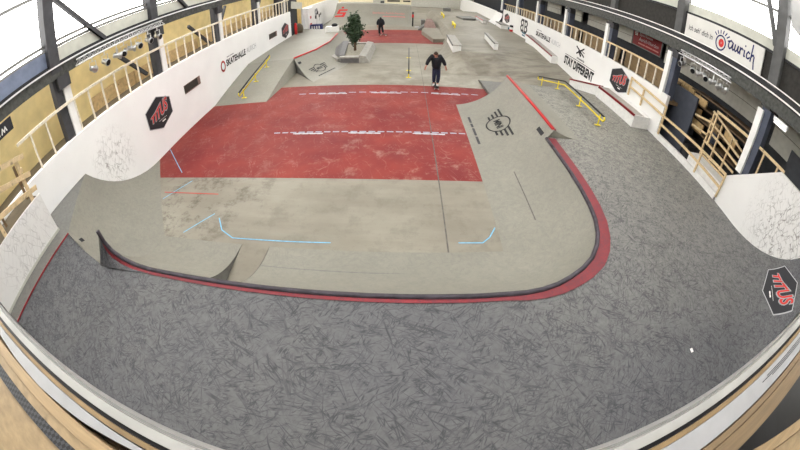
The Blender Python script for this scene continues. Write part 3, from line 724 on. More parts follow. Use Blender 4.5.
# ------------------------------------------------------------------ left wall
wlm = MB()
wlm.box(-8.85, XL, -.3, 25.45, 0, 2.82)
wl_o = wlm.build('wall_left', 'white_wall'); struct(wl_o)
w2 = MB().box(-8.85, XL, 29.0, 46, 0, 2.7).build('wall_left', 'white_paint'); struct(w2)
wb = MB().box(-10.2, -10.0, -1, 62, -.1, 4.95).build('wall_left_rear', 'yellow_wall'); struct(wb)
gr1 = MB().box(-10.2, -8.95, -1.3, 62, 4.96, 4.97).build('window_gallery', 'window_pane'); struct(gr1)  # unseen glazing added above the left gallery to brighten its yellow wall
gr2 = MB().box(10.45, 12.6, -1.3, 62, 5.3, 5.4).build('ceiling_gallery', 'ceiling_grey'); struct(gr2)
gf = MB().box(-10.0, -8.85, -.3, 25.4, 2.6, 2.74).build('floor_gallery', 'brown_floor'); struct(gf)
al = MB().box(-10.0, -9.2, 25.45, 28.95, 0, 5).build('wall_doorway', 'dark_wall'); struct(al)
# railing
rl = thing('balustrade', 'white balustrade on top of the left wall', 'railing', (XL,14,2.82))
MB().bar((-8.72,3.0,3.80), (-8.72,25.35,3.80), .07, .08).build('handrail', 'white_wood', rl)
y = 3.53
while y < 25.3:
    if min(abs(y-c) for c in (4.9, 9.72, 14.5, 19.35, 24.2)) > .15:
        MB().bar((-8.72,y,2.80), (-8.72,y,3.78), .05, .05).build('baluster', 'white_wood', rl)
    y += .615
# plywood sheets on the gallery behind the balustrade
PS = ((6.9, 9.3), (9.35, 11.75), (11.8, 14.2), (14.7, 17.1), (17.15, 19.2), (19.6, 22.0), (22.05, 25.2))
PN = ('nearest', 'second', 'third', 'fourth', 'fifth', 'sixth', 'farthest')
for i, (a, b) in enumerate(PS):
    s = MB().bar((-9.93,a,3.0), (-9.93,b,3.0), .05, .52).build('plywood_sheet', 'plywood')
    tag(s, 'plywood sheet on the left gallery behind the balustrade, %s from the camera' % PN[i], 'board', 'plywood sheets on the left gallery')
# columns, left
for i, y in enumerate((4.95, 9.72, 14.5, 19.35, 24.2)):
    c = MB().box(-9.05, -8.78, y-.16, y+.16, 2.7, 4.75).build('column', 'column_grey'); struct(c)
    MB().box(-8.95, -8.72, y+.14, y+.42, 2.7, 4.25).build('cladding', 'white_paint', c)
    MB().box(-9.05, -8.62, y-.05, y+.42, 4.25, 4.62).build('bracket', 'column_grey', c)
    MB().box(-9.0, -8.6, y-.22, y+.16, 4.75, 9.0).build('upper_shaft', 'column_grey', c)
bm_ = MB().box(-8.9, -8.62, -1, 27, 4.60, 4.90).build('beam', 'beam_grey'); struct(bm_)
MB().box(-8.6, -8.56, -1, 27, 4.90, 4.945).build('cable_tray', 'aluminium', bm_)
MB().box(-8.95, -8.7, -1, 27, 4.945, 5.03).build('shadow_gap', 'black_metal', bm_)  # black strip between beam and fascia
MB().box(-8.95, -8.80, -1, 4.75, 5.03, 5.45).build('fascia', 'sill_blue', bm_)
MB().box(-8.95, -8.80, 5.15, 27, 5.03, 5.42).build('fascia', 'sill_pale', bm_)
# clerestory left
win_n = 0
def window(x, y0, y1, z0, z1, bars, xo):
    global win_n; win_n += 1
    w = sroot('window_%d' % win_n, (x, (y0+y1)/2, z0))
    fr = MB()
    for z in bars: fr.bar((x, y0, z), (x, y1, z), .07, .085)
    fr.build('frame', 'frame_grey', w)
    MB().box(x+xo, x+xo+.01, y0, y1, z0, z1).build('pane', 'window_pane', w)
ys = [-.5, 4.75, 9.5, 14.3, 19.15, 24.0, 29]
for a, b in zip(ys[:-1], ys[1:]): window(-8.85, a+.1, b, 5.42, 8.3, (5.47, 5.62, 7.1, 8.25), -.05)
for (y0, y1) in ((5.2, 7.15), (10.0, 12.0), (14.9, 16.8), (19.7, 21.5)):
    g_ = MB().bar((-8.72, y0, 6.85), (-8.72, y1, 4.98), .12, .12).build('beam', 'column_grey'); struct(g_)
for (y0, y1, z0, z1) in ((7.9, 9.35, 4.3, 3.0), (12.6, 14.2, 4.1, 2.9), (15.0, 16.2, 2.9, 4.5), (20.0, 21.0, 2.9, 4.4)):
    g_ = MB().bar((-9.2, y0, z0), (-9.2, y1, z1), .12, .12).build('beam', 'column_grey'); struct(g_)

# lighting truss with spotlights
def truss(label, x, y0, y1, z):
    t = thing('lighting_truss', label, 'truss', (x, (y0+y1)/2, z))
    for dx, dz in ((-.1, 0), (.1, 0), (0, .16)):
        MB().tube([(x+dx, y0, z+dz), (x+dx, y1, z+dz)], .022, 8).build('chord', 'aluminium', t, smooth=True)
    lz = MB(); n = int((y1-y0)/.22)
    for i in range(n):
        a, b = y0+(y1-y0)*i/n, y0+(y1-y0)*(i+1)/n
        lz.tube([(x-.1, a, z), (x, (a+b)/2, z+.16), (x-.1, b, z)], .009, 5); lz.tube([(x+.1, a, z), (x, (a+b)/2, z+.16), (x+.1, b, z)], .009, 5)
    lz.build('lacing', 'aluminium', t); return t
truss('aluminium lighting truss below the left beam', -8.40, 5.6, 9.85, 4.64)
truss('aluminium lighting truss below the right beam', 9.75, 6.3, 8.95, 4.62)
def spot_proto():
    t = thing('spotlight', 'x', 'spotlight')
    def tip(mb):
        c, s_ = math.cos(1.25), math.sin(1.25); mb.v = [(x, y*c+z*s_, -y*s_+z*c) for x, y, z in mb.v]; return mb
    tip(MB().lathe([(.07,-.17),(.08,-.15),(.08,.05),(.11,.08),(.11,.15)], (0,0,0), 14)).build('body', 'steel', t, smooth=True)
    tip(MB().lathe([(.09,.145),(.09,.156)], (0,0,0), 14)).build('lens', 'ink_black', t)
    MB().bar((-.12,0,0), (-.12,0,-.22), .03, .012).build('yoke', 'aluminium', t); MB().bar((.12,0,0), (.12,0,-.22), .03, .012).build('yoke', 'aluminium', t)
    MB().bar((-.125,0,-.22), (.125,0,-.22), .03, .012).build('yoke', 'aluminium', t)
    MB().tube([(0,0,-.22), (0,0,-.36)], .018, 6).build('clamp', 'aluminium', t)
    return t
proto = spot_proto(); used = False
def place_spot(loc, ax, label, group):
    """hangs below the truss: clamp (local -Z end) is up; ax turns the lamp"""
    global used
    o = proto if not used else copy_tree(proto); used = True
    o.location = loc; o.rotation_euler = ax; o['label'] = label; o['group'] = group
LN = ['first spotlight from the near end of the left truss, facing out', 'second spotlight from the near end of the left truss', 'third spotlight from the near end of the left truss', 'fourth spotlight from the near end of the left truss', 'fifth spotlight from the near end of the left truss', 'sixth spotlight from the near end of the left truss', 'seventh spotlight from the near end of the left truss', 'last spotlight at the far end of the left truss']
for i, y in enumerate((6.19, 6.74, 7.31, 7.66, 8.03, 8.4, 8.95, 9.49)):
    place_spot((-8.40, y, 4.28), (PI, 0, [3.6, 1.5, 2.6, .6, 2.3, 1.2, 1.5, 1.5][i]), LN[i], 'spotlights on the left truss')
RN = ['spotlight at the far end of the right truss', 'second spotlight from the far end of the right truss', 'third spotlight from the far end of the right truss', 'fourth spotlight from the far end of the right truss', 'third spotlight from the near end of the right truss', 'second spotlight from the near end of the right truss', 'spotlight at the near end of the right truss']
for i, y in enumerate((8.75, 8.12, 7.75, 7.45, 7.06, 6.72, 6.42)):
    place_spot((9.75, y, 4.30), (PI, 0, [-1.5, -.9, -2.4, -.7, -2.6, 2.6, 2.4][i]), RN[i], 'spotlights on the right truss')
# tilt heads: lamps point inward and down
# black sign under the left beam
sg = thing('hanging_sign', 'black sign with white letters under the near left beam', 'sign', (-8.6,2.2,4.4))
MB().box(-8.66, -8.60, .6, 3.04, 4.24, 4.56).build('panel', 'sign_black', sg)
q = MB(); P = WL(2.0, 4.38, -8.595)
for k in range(7):
    x = -1.0+k*.27; stroke(P, [(x,-.07),(x+.05,.05),(x+.10,-.06),(x+.15,.05+.05*(k%2)),(x+.19,-.06)], .035, .004, q)
q.build('script_lettering', 'white_paint', sg)
# vents in the left wall
for lab, a, b in (('small dark vent opening in the left wall beside the near hexagon sign', 10.82, 12.08), ('small dark vent opening in the left wall next to the far hexagon sign', 20.75, 22.15)):
    v = thing('wall_vent', lab, 'vent', (XL, (a+b)/2, 1.6))
    MB().box(-8.66, -8.63, a, b, 1.48, 1.82).build('opening', 'vent_dark', v)
    fr = MB(); fr.bar((-8.63,a,1.48), (-8.63,b,1.48), .04, .03); fr.bar((-8.63,a,1.82), (-8.63,b,1.82), .03, .02); fr.bar((-8.63,b-.1,1.48), (-8.63,b-.1,1.82), .2, .03, (1,0,0))
    fr.build('frame', 'brick_pink', v)

# ------------------------------------------------------------------ hexagon signs
def hexsign(P, label, w=1.6, h=1.28, group='hexagon skate shop signs', sub=10):
    t = thing('hexagon_sign', label, 'sign', P(0, 0, 0), group)
    def hw(b): # half width at height b
        return w/2 if abs(b) <= h/4 else w/2*(h/2-abs(b))/(h/4)
    def body(s, off, name, mat):
        bs = [-h/2+h*k/(2*sub) for k in range(2*sub+1)]
        MB().grid([[P(hw(b)*s*a, b*s, off) for a in (-1, -.5, 0, .5, 1)] for b in bs]).build(name, mat, t)
    body(1.0, .012, 'border', 'ink_light_grey'); body(.955, .018, 'panel', 'sign_black')
    vs, fs = text_geo('TITUS', w*.72, h*.27, .25, .02)
    def wob(a, b, g=1.0): return (a*g, b*g*(1+.35*math.sin(a*3.1+.5)) + .10*math.sin(a*2.6) + .05 + a*.05)
    MB().add([P(*wob(a, b), .024) for a, b in text_geo('TITUS', w*.76, h*.33, .25, .07)[0]], text_geo('TITUS', w*.76, h*.33, .25, .07)[1]).build('lettering_outline', 'ink_grey', t)
    MB().add([P(*wob(a, b), .030) for a, b in vs], fs).build('lettering', 'ink_red', t)
    lb = MB(); stroke(P, [(-.1*w, -.22*h), (.22*w, -.22*h)], .012, .024, lb); stroke(P, [(.02*w, -.29*h), (.07*w, -.29*h)], .05, .024, lb); stroke(P, [(.09*w, -.29*h), (.14*w, -.29*h)], .05, .024, lb)
    lb.build('small_print', 'white_paint', t)
    return t
hexsign(WL(8.96, 1.53), 'near hexagon sign with red lettering on the left white wall')
hexsign(WL(24.0, 1.5), 'far hexagon sign with red lettering on the left white wall by the doorway')
hexsign(WR(12.75, 2.08), 'hexagon sign with red lettering behind the wooden handrail on right wall')
hexsign(WR(31.9, 2.03, 10.0), 'far hexagon sign on the right wall above teal lettering', h=1.05, w=1.7)
S2 = math.sqrt(.5)
def diag(a, b, off=0.0):
    # surface of the corner quarter: base line s=0 where x - y = 5.7; b = arc length from the base, a = along the base (towards -a = far right)
    arc = 1.70+b; th = arc/2.4; d = 2.4*math.sin(th); z = 1+2.4-2.4*math.cos(th); tt = 7.13-a
    # d = (x-y-5.7)/sqrt2 ; tt = (x+y)/sqrt2
    nx = -math.sin(th)*S2; ny = math.sin(th)*S2; nz = math.cos(th)
    dd = d*math.sqrt(2)+5.7; ss = tt*math.sqrt(2)
    return Vector(((ss+dd)/2+nx*off, (ss-dd)/2+ny*off, z+nz*off))
hexsign(diag, 'big hexagon sign with red lettering on the dark curved corner ramp at right', w=1.75)

# ------------------------------------------------------------------ wall lettering
lt = thing('wall_lettering', 'black and grey hall name lettering with red ring on the left wall', 'lettering', (XL,16.3,1.6))
ring = [(.20*math.cos(2*PI*k/20), .24*math.sin(2*PI*k/20)) for k in range(20)]
stroke(WL(14.33, 1.53), ring, .10, .008, closed=True).build('ring', 'ink_red', lt)
put_text(WL(15.85, 1.58), 'SKATEHALLE', 2.35, .36, .008, 'ink_black', lt, 0, 0, 0, .04)
put_text(WL(17.85, 1.60), 'AURICH', 1.35, .32, .008, 'ink_light_grey', lt)
word_bars(WL(15.2, 1.87), ((-.38,-.1),(-.04,.38)), .05, 'ink_grey', lt)
lt = thing('wall_lettering', 'black and grey hall name lettering on the right wall above long ledge', 'lettering', (XR,22,2))
put_text(WR(22.75, 1.98), 'SKATEHALLE', 2.75, .38, .008, 'ink_black', lt, 0, 0, 0, .04)
put_text(WR(20.45, 1.98), 'AURICH', 1.45, .34, .008, 'ink_light_grey', lt)
word_bars(WR(23.5, 2.3), ((-.45,-.12),(-.04,.45)), .06, 'ink_grey', lt)
lt = thing('wall_lettering', 'large black STAY DIFFERENT lettering with crossed mark on the right wall', 'lettering', (XR,17,1.4))
put_text(WR(16.95, 1.34), 'STAY DIFFERENT', 3.75, .56, .008, 'ink_black', lt, 0, 0, 0, .05)
stroke(WR(16.95, 1.70), [(-1.85, 0), (1.85, 0)], .035, .008).build('rule', 'ink_black', lt)
put_text(WR(16.8, 1.85), 'iriedaily', .95, .17, .008, 'ink_black', lt, 0, 0, 0, .03)
mk = MB(); P = WR(17.0, 2.3)
for a in (.62, -.62, 1.57-.62+1.57):
    pass
stroke(P, [(-.52,.22), (.5,-.2)], .10, .008, mk); stroke(P, [(.40,.26), (-.42,-.2)], .10, .008, mk); stroke(P, [(-.18,.02), (.12,-.24)], .16, .008, mk); stroke(P, [(.0,.1), (.5,.02)], .05, .008, mk)
mk.build('crossed_mark', 'ink_black', lt)
lt = thing('wall_emblem', 'dark grey double B emblem on the far right wall', 'emblem', (XR,27,2))
P = WR(26.95, 2.02); eb = MB()
for sx in (-1, 1):
    stroke(P, [(sx*.1, .5), (sx*.62, .5), (sx*.78, .3), (sx*.6, .02), (sx*.8, -.22), (sx*.6, -.46), (sx*.1, -.46)], .21, .008, eb); stroke(P, [(sx*.2, .5), (sx*.2, -.46)], .17, .008, eb); stroke(P, [(sx*.2, .02), (sx*.6, .02)], .17, .008, eb)
eb.build('mark', 'column_grey', lt)
for zz_, ws_ in ((1.42, .9), (1.22, .75)):
    q = MB()
    for i in range(4): stroke(WR(26.8, zz_), [(-ws_/2+i*ws_/4, 0), (-ws_/2+(i+.7)*ws_/4, 0)], .12, .008, q)
    q.build('text_line', 'ink_teal', lt)
lt = thing('wall_lettering', 'short teal lettering low on the far right wall', 'lettering', (XR,31.3,1.1))
q = MB()
for i in range(7): stroke(WR(31.5, 1.12), [(-1.1+i*.3, .0), (-.9+i*.3, .0)], .24 if i % 2 else .16, .008, q)
q.build('text_line', 'ink_teal', lt)
lt = thing('marker_block', 'small red and white striped block at the far right wall', 'block', (9.85,29.9,.9))
MB().box(9.72, 9.98, 29.7, 30.0, .95, 1.2).build('red_band', 'red_paint', lt); MB().box(9.72, 9.98, 29.7, 30.0, 1.2, 1.42).build('body', 'white_paint', lt); MB().box(9.72, 9.98, 29.7, 30.0, 1.42, 1.6).build('dark_cap', 'ink_black', lt)

# ------------------------------------------------------------------ right wall
wr = MB().box(XR, 10.18, 9.3, 33.4, 0, 2.80).build('wall_right', 'white_wall_right'); struct(wr)
w_ = MB().box(XR, 10.18, 36.5, 60, 0, 2.3).build('wall_right', 'white_paint'); struct(w_)
lw = MB().box(9.94, 10.10, 5.32, 9.35, .6, 1.22).build('wall_right_low', 'white_ledge'); struct(lw)
wp = thing('wallride_board', 'large scuffed white wallride board at the right wall', 'board', (10,2.5,1))
bp = [(5.28,1.95),(3.33,3.45),(.12,3.55),(.12,.9),(5.2,.9),(5.3,1.2)]
MB().prism([(9.985, a, b) for a, b in bp], (.08,0,0)).build('panel', 'white_wall_right', wp)
MB().bar((9.975,.12,3.50), (9.975,3.33,3.46), .03, .02).build('edge_strip', 'sill_pale', wp)
# kicker at far right
ck = thing('kicker_ramp', 'tall white curved kicker between the far right columns', 'skate ramp', (9.6,35,.8))
MB().grid([[(10-.9*(1-k/8)**2-.02, y, .8+1.5*k/8) for k in range(9)] for y in (33.5, 36.4)]).build('ramp_surface', 'white_paint', ck, smooth=True)
fl2 = ledge('wall_ledge', 'far low white ledge with black edge at the right wall beside the kicker', ((9.2,31.0,1.35), (9.3,33.2,1.35)), .7, .4, 'black_metal')
# balustrade right
rr = thing('balustrade', 'pale wooden balustrade on top of the right wall', 'railing', (XR,18,2.8))
MB().bar((10.06,9.75,3.62), (10.06,33.3,3.42), .08, .08).build('handrail', 'pale_wood', rr)
y = 10.45
while y < 33:
    if min(abs(y-c) for c in (9.75, 14.6, 19.5, 24.5, 29.4)) > .28:
        MB().bar((10.06,y,2.78), (10.06,y,3.60-.2*(y-9.75)/23.5), .05, .06).build('baluster', 'white_wood', rr)
    y += .63
for i, (a, b) in enumerate(((9.9, 14.3), (14.9, 19.2), (19.8, 24.2), (24.8, 29.2), (29.6, 33.2))):
    s = MB().bar((11.3,a,3.0), (11.3,b,3.0), .06, .80).build('parapet_board', 'kraft_board'); tag(s, 'brown board behind the right balustrade, '+('nearest bay beside the grey entrance', 'second bay from the entrance', 'third bay from the entrance', 'fourth bay from the entrance', 'farthest bay')[i], 'board', 'brown boards behind the right balustrade')
    MB().bar((11.26,(a+b)/2-.9,3.0), (11.26,(a+b)/2-.9,3.4), .04, .05).build('batten', 'dark_wood', s); MB().bar((11.26,(a+b)/2+.9,3.0), (11.26,(a+b)/2+.9,3.4), .04, .05).build('batten', 'dark_wood', s)
g2 = MB().box(10.18, 12.4, 9.4, 34, 2.45, 2.6).build('floor_gallery', 'dark_wood'); struct(g2)
wrr = MB().box(12.4, 12.6, -1, 62, -.1, 5.35).build('wall_right_rear', 'dark_wall'); struct(wrr)
# columns right
for i, y in enumerate((4.9, 9.78, 14.68, 19.58, 24.5, 29.4, 34.3)):
    c = MB().box(10.12, 10.5, y-.36, y+.02, .0 if y < 6 else 2.6, 4.62).build('column', 'column_blue'); struct(c)
    MB().box(9.99, 10.14, y-.1, y+.14, 2.36 if y < 6 else 2.6, 4.52).build('cladding', 'white_paint', c)
    MB().box(10.08, 10.5, y-.30, y+.10, 4.62, 9.0).build('upper_shaft', 'shaft_grey', c)
    if 6 < y < 30: MB().box(10.06, 10.4, y-.45, y+.25, 4.35, 4.62).build('bracket', 'column_grey', c)
# slanted strut on the near right frame
g_ = MB().bar((10.15,4.98,6.55), (9.75,5.50,8.6), .18, .16).build('beam', 'shaft_grey'); struct(g_)
bmr = MB().box(10.0, 10.4, -1, 40, 4.70, 5.08).build('beam', 'beam_grey'); struct(bmr)
MB().box(9.97, 10.03, -1, 40, 5.13, 5.18).build('cable_tray', 'white_paint', bmr)
MB().box(10.05, 10.2, -1, 40, 5.08, 5.32).build('shadow_gap', 'black_metal', bmr)  # black strip above the beam
MB().box(10.02, 10.06, -1, 40, 5.36, 5.40).build('conduit', 'white_paint', bmr)
ev = MB().box(10.30, 10.45, -1, 40, 5.3, 6.35).build('wall_right_upper', 'dark_eave'); struct(ev)
MB().box(10.25, 10.30, -1, 40, 6.30, 6.38).build('sill', 'black_metal', ev)
ys = [-.5, 4.9, 9.78, 14.68, 19.58, 24.5, 29.4]
for a, b in zip(ys[:-1], ys[1:]): window(10.42, a+.12, b-.3, 6.38, 8.4, (6.42, 7.75, 8.35), .05)
MB().box(10.38, 10.44, -.4, 29, 6.38, 6.75).build('sill_board', 'sill_pale', ev)
# dark upper room behind: pale infill panels between the right columns
for i, (a, b) in enumerate(((9.9, 12.1), (14.9, 16.8), (17.4, 20.0), (20.9, 23.6), (24.4, 27.0), (5.6, 12.0), (1.5, 5.0))):
    z0 = (3.95, 3.85, 3.85, 3.85, 3.85, 3.72, 3.55)[i]
    if i == 0: continue
    t = MB().box(11.95, 12.05, a, b, z0, 4.72).build('trim_%d' % (i+1), 'grey_panel'); struct(t)
    MB().bar((11.93,a,4.25), (11.93,b,4.25), .02, .02).build('joint', 'seam_dark', t)
# red sign
rs = thing('wall_sign', 'red sign with pale lettering above the right balustrade', 'sign', (11.9,13.5,4.4))
MB().box(11.88, 11.95, 12.30, 14.72, 3.90, 4.74).build('panel', 'sign_red', rs)
fr = MB()
for z in (3.88, 4.76): fr.bar((11.9,12.25,z), (11.9,14.77,z), .09, .05)
for y in (12.25, 14.77): fr.bar((11.9,y,3.91), (11.9,y,4.82), .05, .09)
fr.build('frame', 'frame_grey', rs)
P = WR(13.5, 4.32, 11.88)
put_text(P, 'Sparkasse', 1.15, .19, .006, 'ink_light_grey', rs, -.10, .22); put_text(P, 'Aurich-Norden', 1.65, .19, .006, 'ink_light_grey', rs, .16, -.02); word_bars(P, ((-.67,-.1),(-.02,.5),(.58,1.05)), .07, 'ink_pale_red', rs, -.26)
lg = MB(); 
for (a0, a1, b0) in ((-1.08, -.86, .13), (-1.08, -.86, .21), (-1.08, -.86, .29)): stroke(P, [(a0, b0), (a1, b0)], .04, .006, lg)
stroke(P, [(-.88,.13), (-.88,.21)], .04, .006, lg); stroke(P, [(-1.06,.21), (-1.06,.29)], .04, .006, lg); stroke(P, [(-1.0,.36), (-.95,.36)], .05, .006, lg)
lg.build('logo', 'white_paint', rs)
# white sign
ws = thing('wall_sign', 'long white sign with red eye drawing and blue aurich lettering', 'sign', (10.25,7.4,5.8))
MB().box(10.18, 10.24, 5.40, 9.33, 5.36, 6.29).build('panel', 'sign_white', ws)
P = WR(7.36, 5.825, 10.18)
put_text(P, "ich seh' dich in", 1.32, .22, .006, 'column_grey', ws, -1.12, -.04, .1, .012)
eye = [(-.03+.235*math.cos(2*PI*k/24), -.10+.26*math.sin(2*PI*k/24)) for k in range(24)]
stroke(P, eye, .055, .007, closed=True).build('eye_outline', 'ink_blue', ws)
iris = [(.0+.135*math.cos(2*PI*k/20), -.10+.155*math.sin(2*PI*k/20)) for k in range(20)]
flat2d(P, iris, [tuple(range(20))], .008).build('eye_iris', 'ink_red', ws)
flat2d(P, [(.0+.035*math.cos(2*PI*k/12), -.10+.045*math.sin(2*PI*k/12)) for k in range(12)], [tuple(range(12))], .010).build('eye_pupil', 'ink_pale_red', ws)
ey = MB()
for k in range(7):
    a = math.radians(140-18*k); r0, r1 = .34, .46; stroke(P, [(.0+r0*1.05*math.cos(a), -.10+r0*math.sin(a)), (.02+r1*1.1*math.cos(a), -.10+r1*math.sin(a))], .045, .007, ey)
ey.build('eye_lashes', 'ink_blue', ws)
sc_ = MB()
cur = [[(.50,.16),(.42,.20),(.34,.12),(.34,-.02),(.40,-.08),(.47,-.02),(.52,.16),(.51,-.02),(.55,-.08),(.60,-.02)],
       [(.62,.14),(.61,-.02),(.65,-.08),(.71,-.02),(.75,.14),(.74,-.02),(.78,-.08),(.82,.0)],
       [(.83,.14),(.85,-.08)], [(.85,.06),(.90,.14),(.96,.10)],
       [(1.02,.12),(1.02,-.08),(1.06,-.06)], [(1.03,.25),(1.04,.28)],
       [(1.24,.10),(1.18,.14),(1.12,.04),(1.14,-.07),(1.20,-.08),(1.26,-.02)],
       [(1.33,.42),(1.31,.10),(1.30,-.12)], [(1.31,.02),(1.38,.12),(1.43,.06),(1.43,-.10),(1.47,-.30)]]
for c_ in cur: stroke(P, [(x*1.12-.02, y*1.05-.06) for x, y in c_], .055, .007, sc_)
sc_.build('lettering', 'ink_blue', ws)

# entrance area at right: floor, stair, boards, rails
es = MB().box(10.15, 12.4, -1, 9.4, -.05, .02).build('floor_entrance', 'dark_wall'); struct(es)
sp = MB().box(10.9, 11.02, 8.4, 10.3, .6, 3.30).build('partition_panel', 'slate_panel'); tag(sp, 'slate blue partition panel beside the right entrance stair', 'panel')
for i in range(4):
    s = MB().box(11.80, 11.90, 9.42+.42*i-.0, 9.07+.35+.42*i+.39, 2.60, 3.45).build('box', 'plywood'); tag(s, ('cardboard brown box in row behind the slate partition, nearest', 'second brown box in row behind the slate partition', 'third brown box in row behind the slate partition', 'fourth brown box in row behind the slate partition')[i], 'box', 'brown boxes behind the slate partition')
sh = thing('shelf', 'dark wooden shelf with boards and a barrel behind the right stair guard', 'shelf', (11.7,7.4,2))
for z in (2.0, 2.5, 3.0, 3.45): MB().box(11.3, 12.1, 5.6, 9.2, z, z+.05).build('shelf_board', 'dark_wood', sh)
for y in (5.63, 7.4, 9.17): MB().box(12.0, 12.1, y-.03, y+.03, .02, 3.5).build('upright', 'dark_wood', sh)
LBL = ('pale plywood board on the upper shelf by the slate partition', 'brown board standing on the middle shelf by the slate partition', 'pale plywood board on the lowest shelf by the slate partition', 'brown board standing in the middle of the middle shelf', 'pale plywood board at the near end of the middle shelf')
for i, (y, z, L, h) in enumerate(((8.6,3.055,.8,.30), (8.7,2.555,.7,.34), (8.4,2.055,.8,.36), (7.5,2.555,.6,.30), (6.5,2.555,.7,.32))):
    s = MB().box(11.36, 11.44, y-L/2, y+L/2, z, z+h).build('board', 'kraft_board' if i % 2 else 'plywood'); tag(s, LBL[i], 'board', 'boards in the right entrance')
bn = MB().lathe([(.20,0),(.23,.32),(.20,.40)], (11.55,7.3,2.055), 16).build('barrel', 'column_blue', smooth=True); tag(bn, 'round dark blue barrel on the lowest shelf in the right entrance', 'barrel')
st = thing('stair', 'dark stair going down inside the right entrance', 'stair', (11.3,8,0))
for i in range(6): MB().box(11.05, 11.8, 9.0-.28*i-.28, 9.0-.28*i, 0, 1.9-.27*i).build('step', 'dark_wall' if i % 2 else 'column_grey', st)
ld = MB().box(10.12, 10.95, 4.96, 7.30, .4, 1.55).build('landing', 'white_ledge'); tag(ld, 'white landing block beside the stair guard', 'landing')
# handrail in front
hr = thing('handrail', 'pale wooden two bar handrail along the right wall and entrance', 'railing', (9.95,8.5,1.2))
for z in (2.42, 2.02): 
    MB().bar((9.92,11.8,z+.14), (9.92,9.1,z-.04), .05, .09).build('rail_bar', 'pale_wood', hr)
MB().bar((9.92,9.1,2.0), (9.92,5.25,1.99), .05, .09).build('rail_bar', 'pale_wood', hr); MB().bar((9.92,9.1,1.64), (9.92,5.3,1.50), .05, .09).build('rail_bar', 'pale_wood', hr)
for y, z0, z1 in ((11.75,1.75,2.62), (10.72,1.70,2.42), (9.1,1.22,2.40), (6.6,1.15,1.98), (5.25,1.15,2.0)): MB().bar((9.92,y,z0), (9.92,y,z1), .06, .08).build('post', 'pale_wood', hr)
gd = thing('stair_guard', 'pale wooden stair guard with four bars in the right entrance', 'railing', (10.8,6.4,1.55))
for (a, b) in (((7.34,3.28),(5.46,2.80)), ((7.37,2.87),(5.48,2.56)), ((7.32,2.53),(5.44,2.31)), ((7.33,2.10),(5.46,1.98))): MB().bar((10.8,a[0],a[1]), (10.8,b[0],b[1]), .05, .08).build('rail_bar', 'pale_wood', gd)
for y, z0, z1 in ((7.30,1.55,3.28), (6.75,1.6,3.1), (6.1,1.6,2.95)): MB().bar((10.85,y,z0), (10.85,y,z1), .06, .08).build('post', 'pale_wood', gd)
MB().bar((10.8,7.3,2.85), (11.2,9.0,2.55), .05, .08).build('rail_bar', 'pale_wood', gd); MB().bar((10.8,7.3,2.35), (11.2,9.0,2.15), .05, .08).build('rail_bar', 'pale_wood', gd)
MB().bar((10.8,7.3,1.60), (10.8,5.46,1.58), .08, .06).build('rail_bar', 'pale_wood', gd)
gp = thing('guard_rail', 'long pale wooden rail sloping behind the right wallride board', 'railing', (10.15,5,3))
MB().bar((10.18,6.75,3.45), (10.18,3.3,3.47), .06, .09).build('rail_bar', 'pale_wood', gp)
for y in (6.7, 4.28, 3.6): MB().bar((10.18,y,2.2), (10.18,y,3.44), .06, .06).build('post', 'pale_wood', gp)
dp = MB().box(10.9, 11.0, -.5, 3.6, .02, 4.1).build('partition_panel', 'dark_wall'); tag(dp, 'tall dark partition panel behind the right wallride board', 'panel')
lmp = thing('ceiling_tube_lamp', 'short lit tube lamp under the near right beam', 'lamp', (10.0,3.95,4.5))  # hangs under the beam, not from the ceiling
MB().box(9.93, 10.03, 3.75, 4.25, 4.44, 4.50).build('tube', 'lamp_white', lmp); MB().box(9.92, 10.04, 3.7, 4.3, 4.50, 4.62).build('housing', 'aluminium', lmp)

# ------------------------------------------------------------------ left wood guard near the camera
wg = thing('guard_rail', 'raw wooden guard rail at the near left corner above the wallride board', 'railing', (-7.6,1.8,2.76))
for (a, b) in (((1.2,4.07),(2.66,3.68)), ((1.0,3.74),(2.66,3.25)), ((.8,3.24),(2.66,2.90))): MB().bar((-7.56,a[0],a[1]), (-7.56,b[0],b[1]), .05, .11).build('rail_bar', 'pale_wood', wg)
for y, z1 in ((2.42,3.80), (1.28,3.5)): MB().bar((-7.60,y,2.50), (-7.60,y,z1), .10, .06).build('post', 'pale_wood', wg)
for y in (2.5, 1.5): MB().bar((-7.9,y,3.45), (-7.6,y,3.45), .05, .09).build('cross_bar', 'pale_wood', wg)
for y, z1 in ((2.42,3.6), (1.5,3.6)): MB().bar((-7.98,y,2.75), (-7.98,y,z1), .07, .05).build('post', 'dark_wood', wg)
sdk = MB().prism([(-7.52,.1,2.60), (-7.52,2.6,2.60), (-8.64,2.6,2.60), (-8.64,.1,2.60)], (0,0,.1)).build('floor_side_platform', 'brown_floor'); struct(sdk)

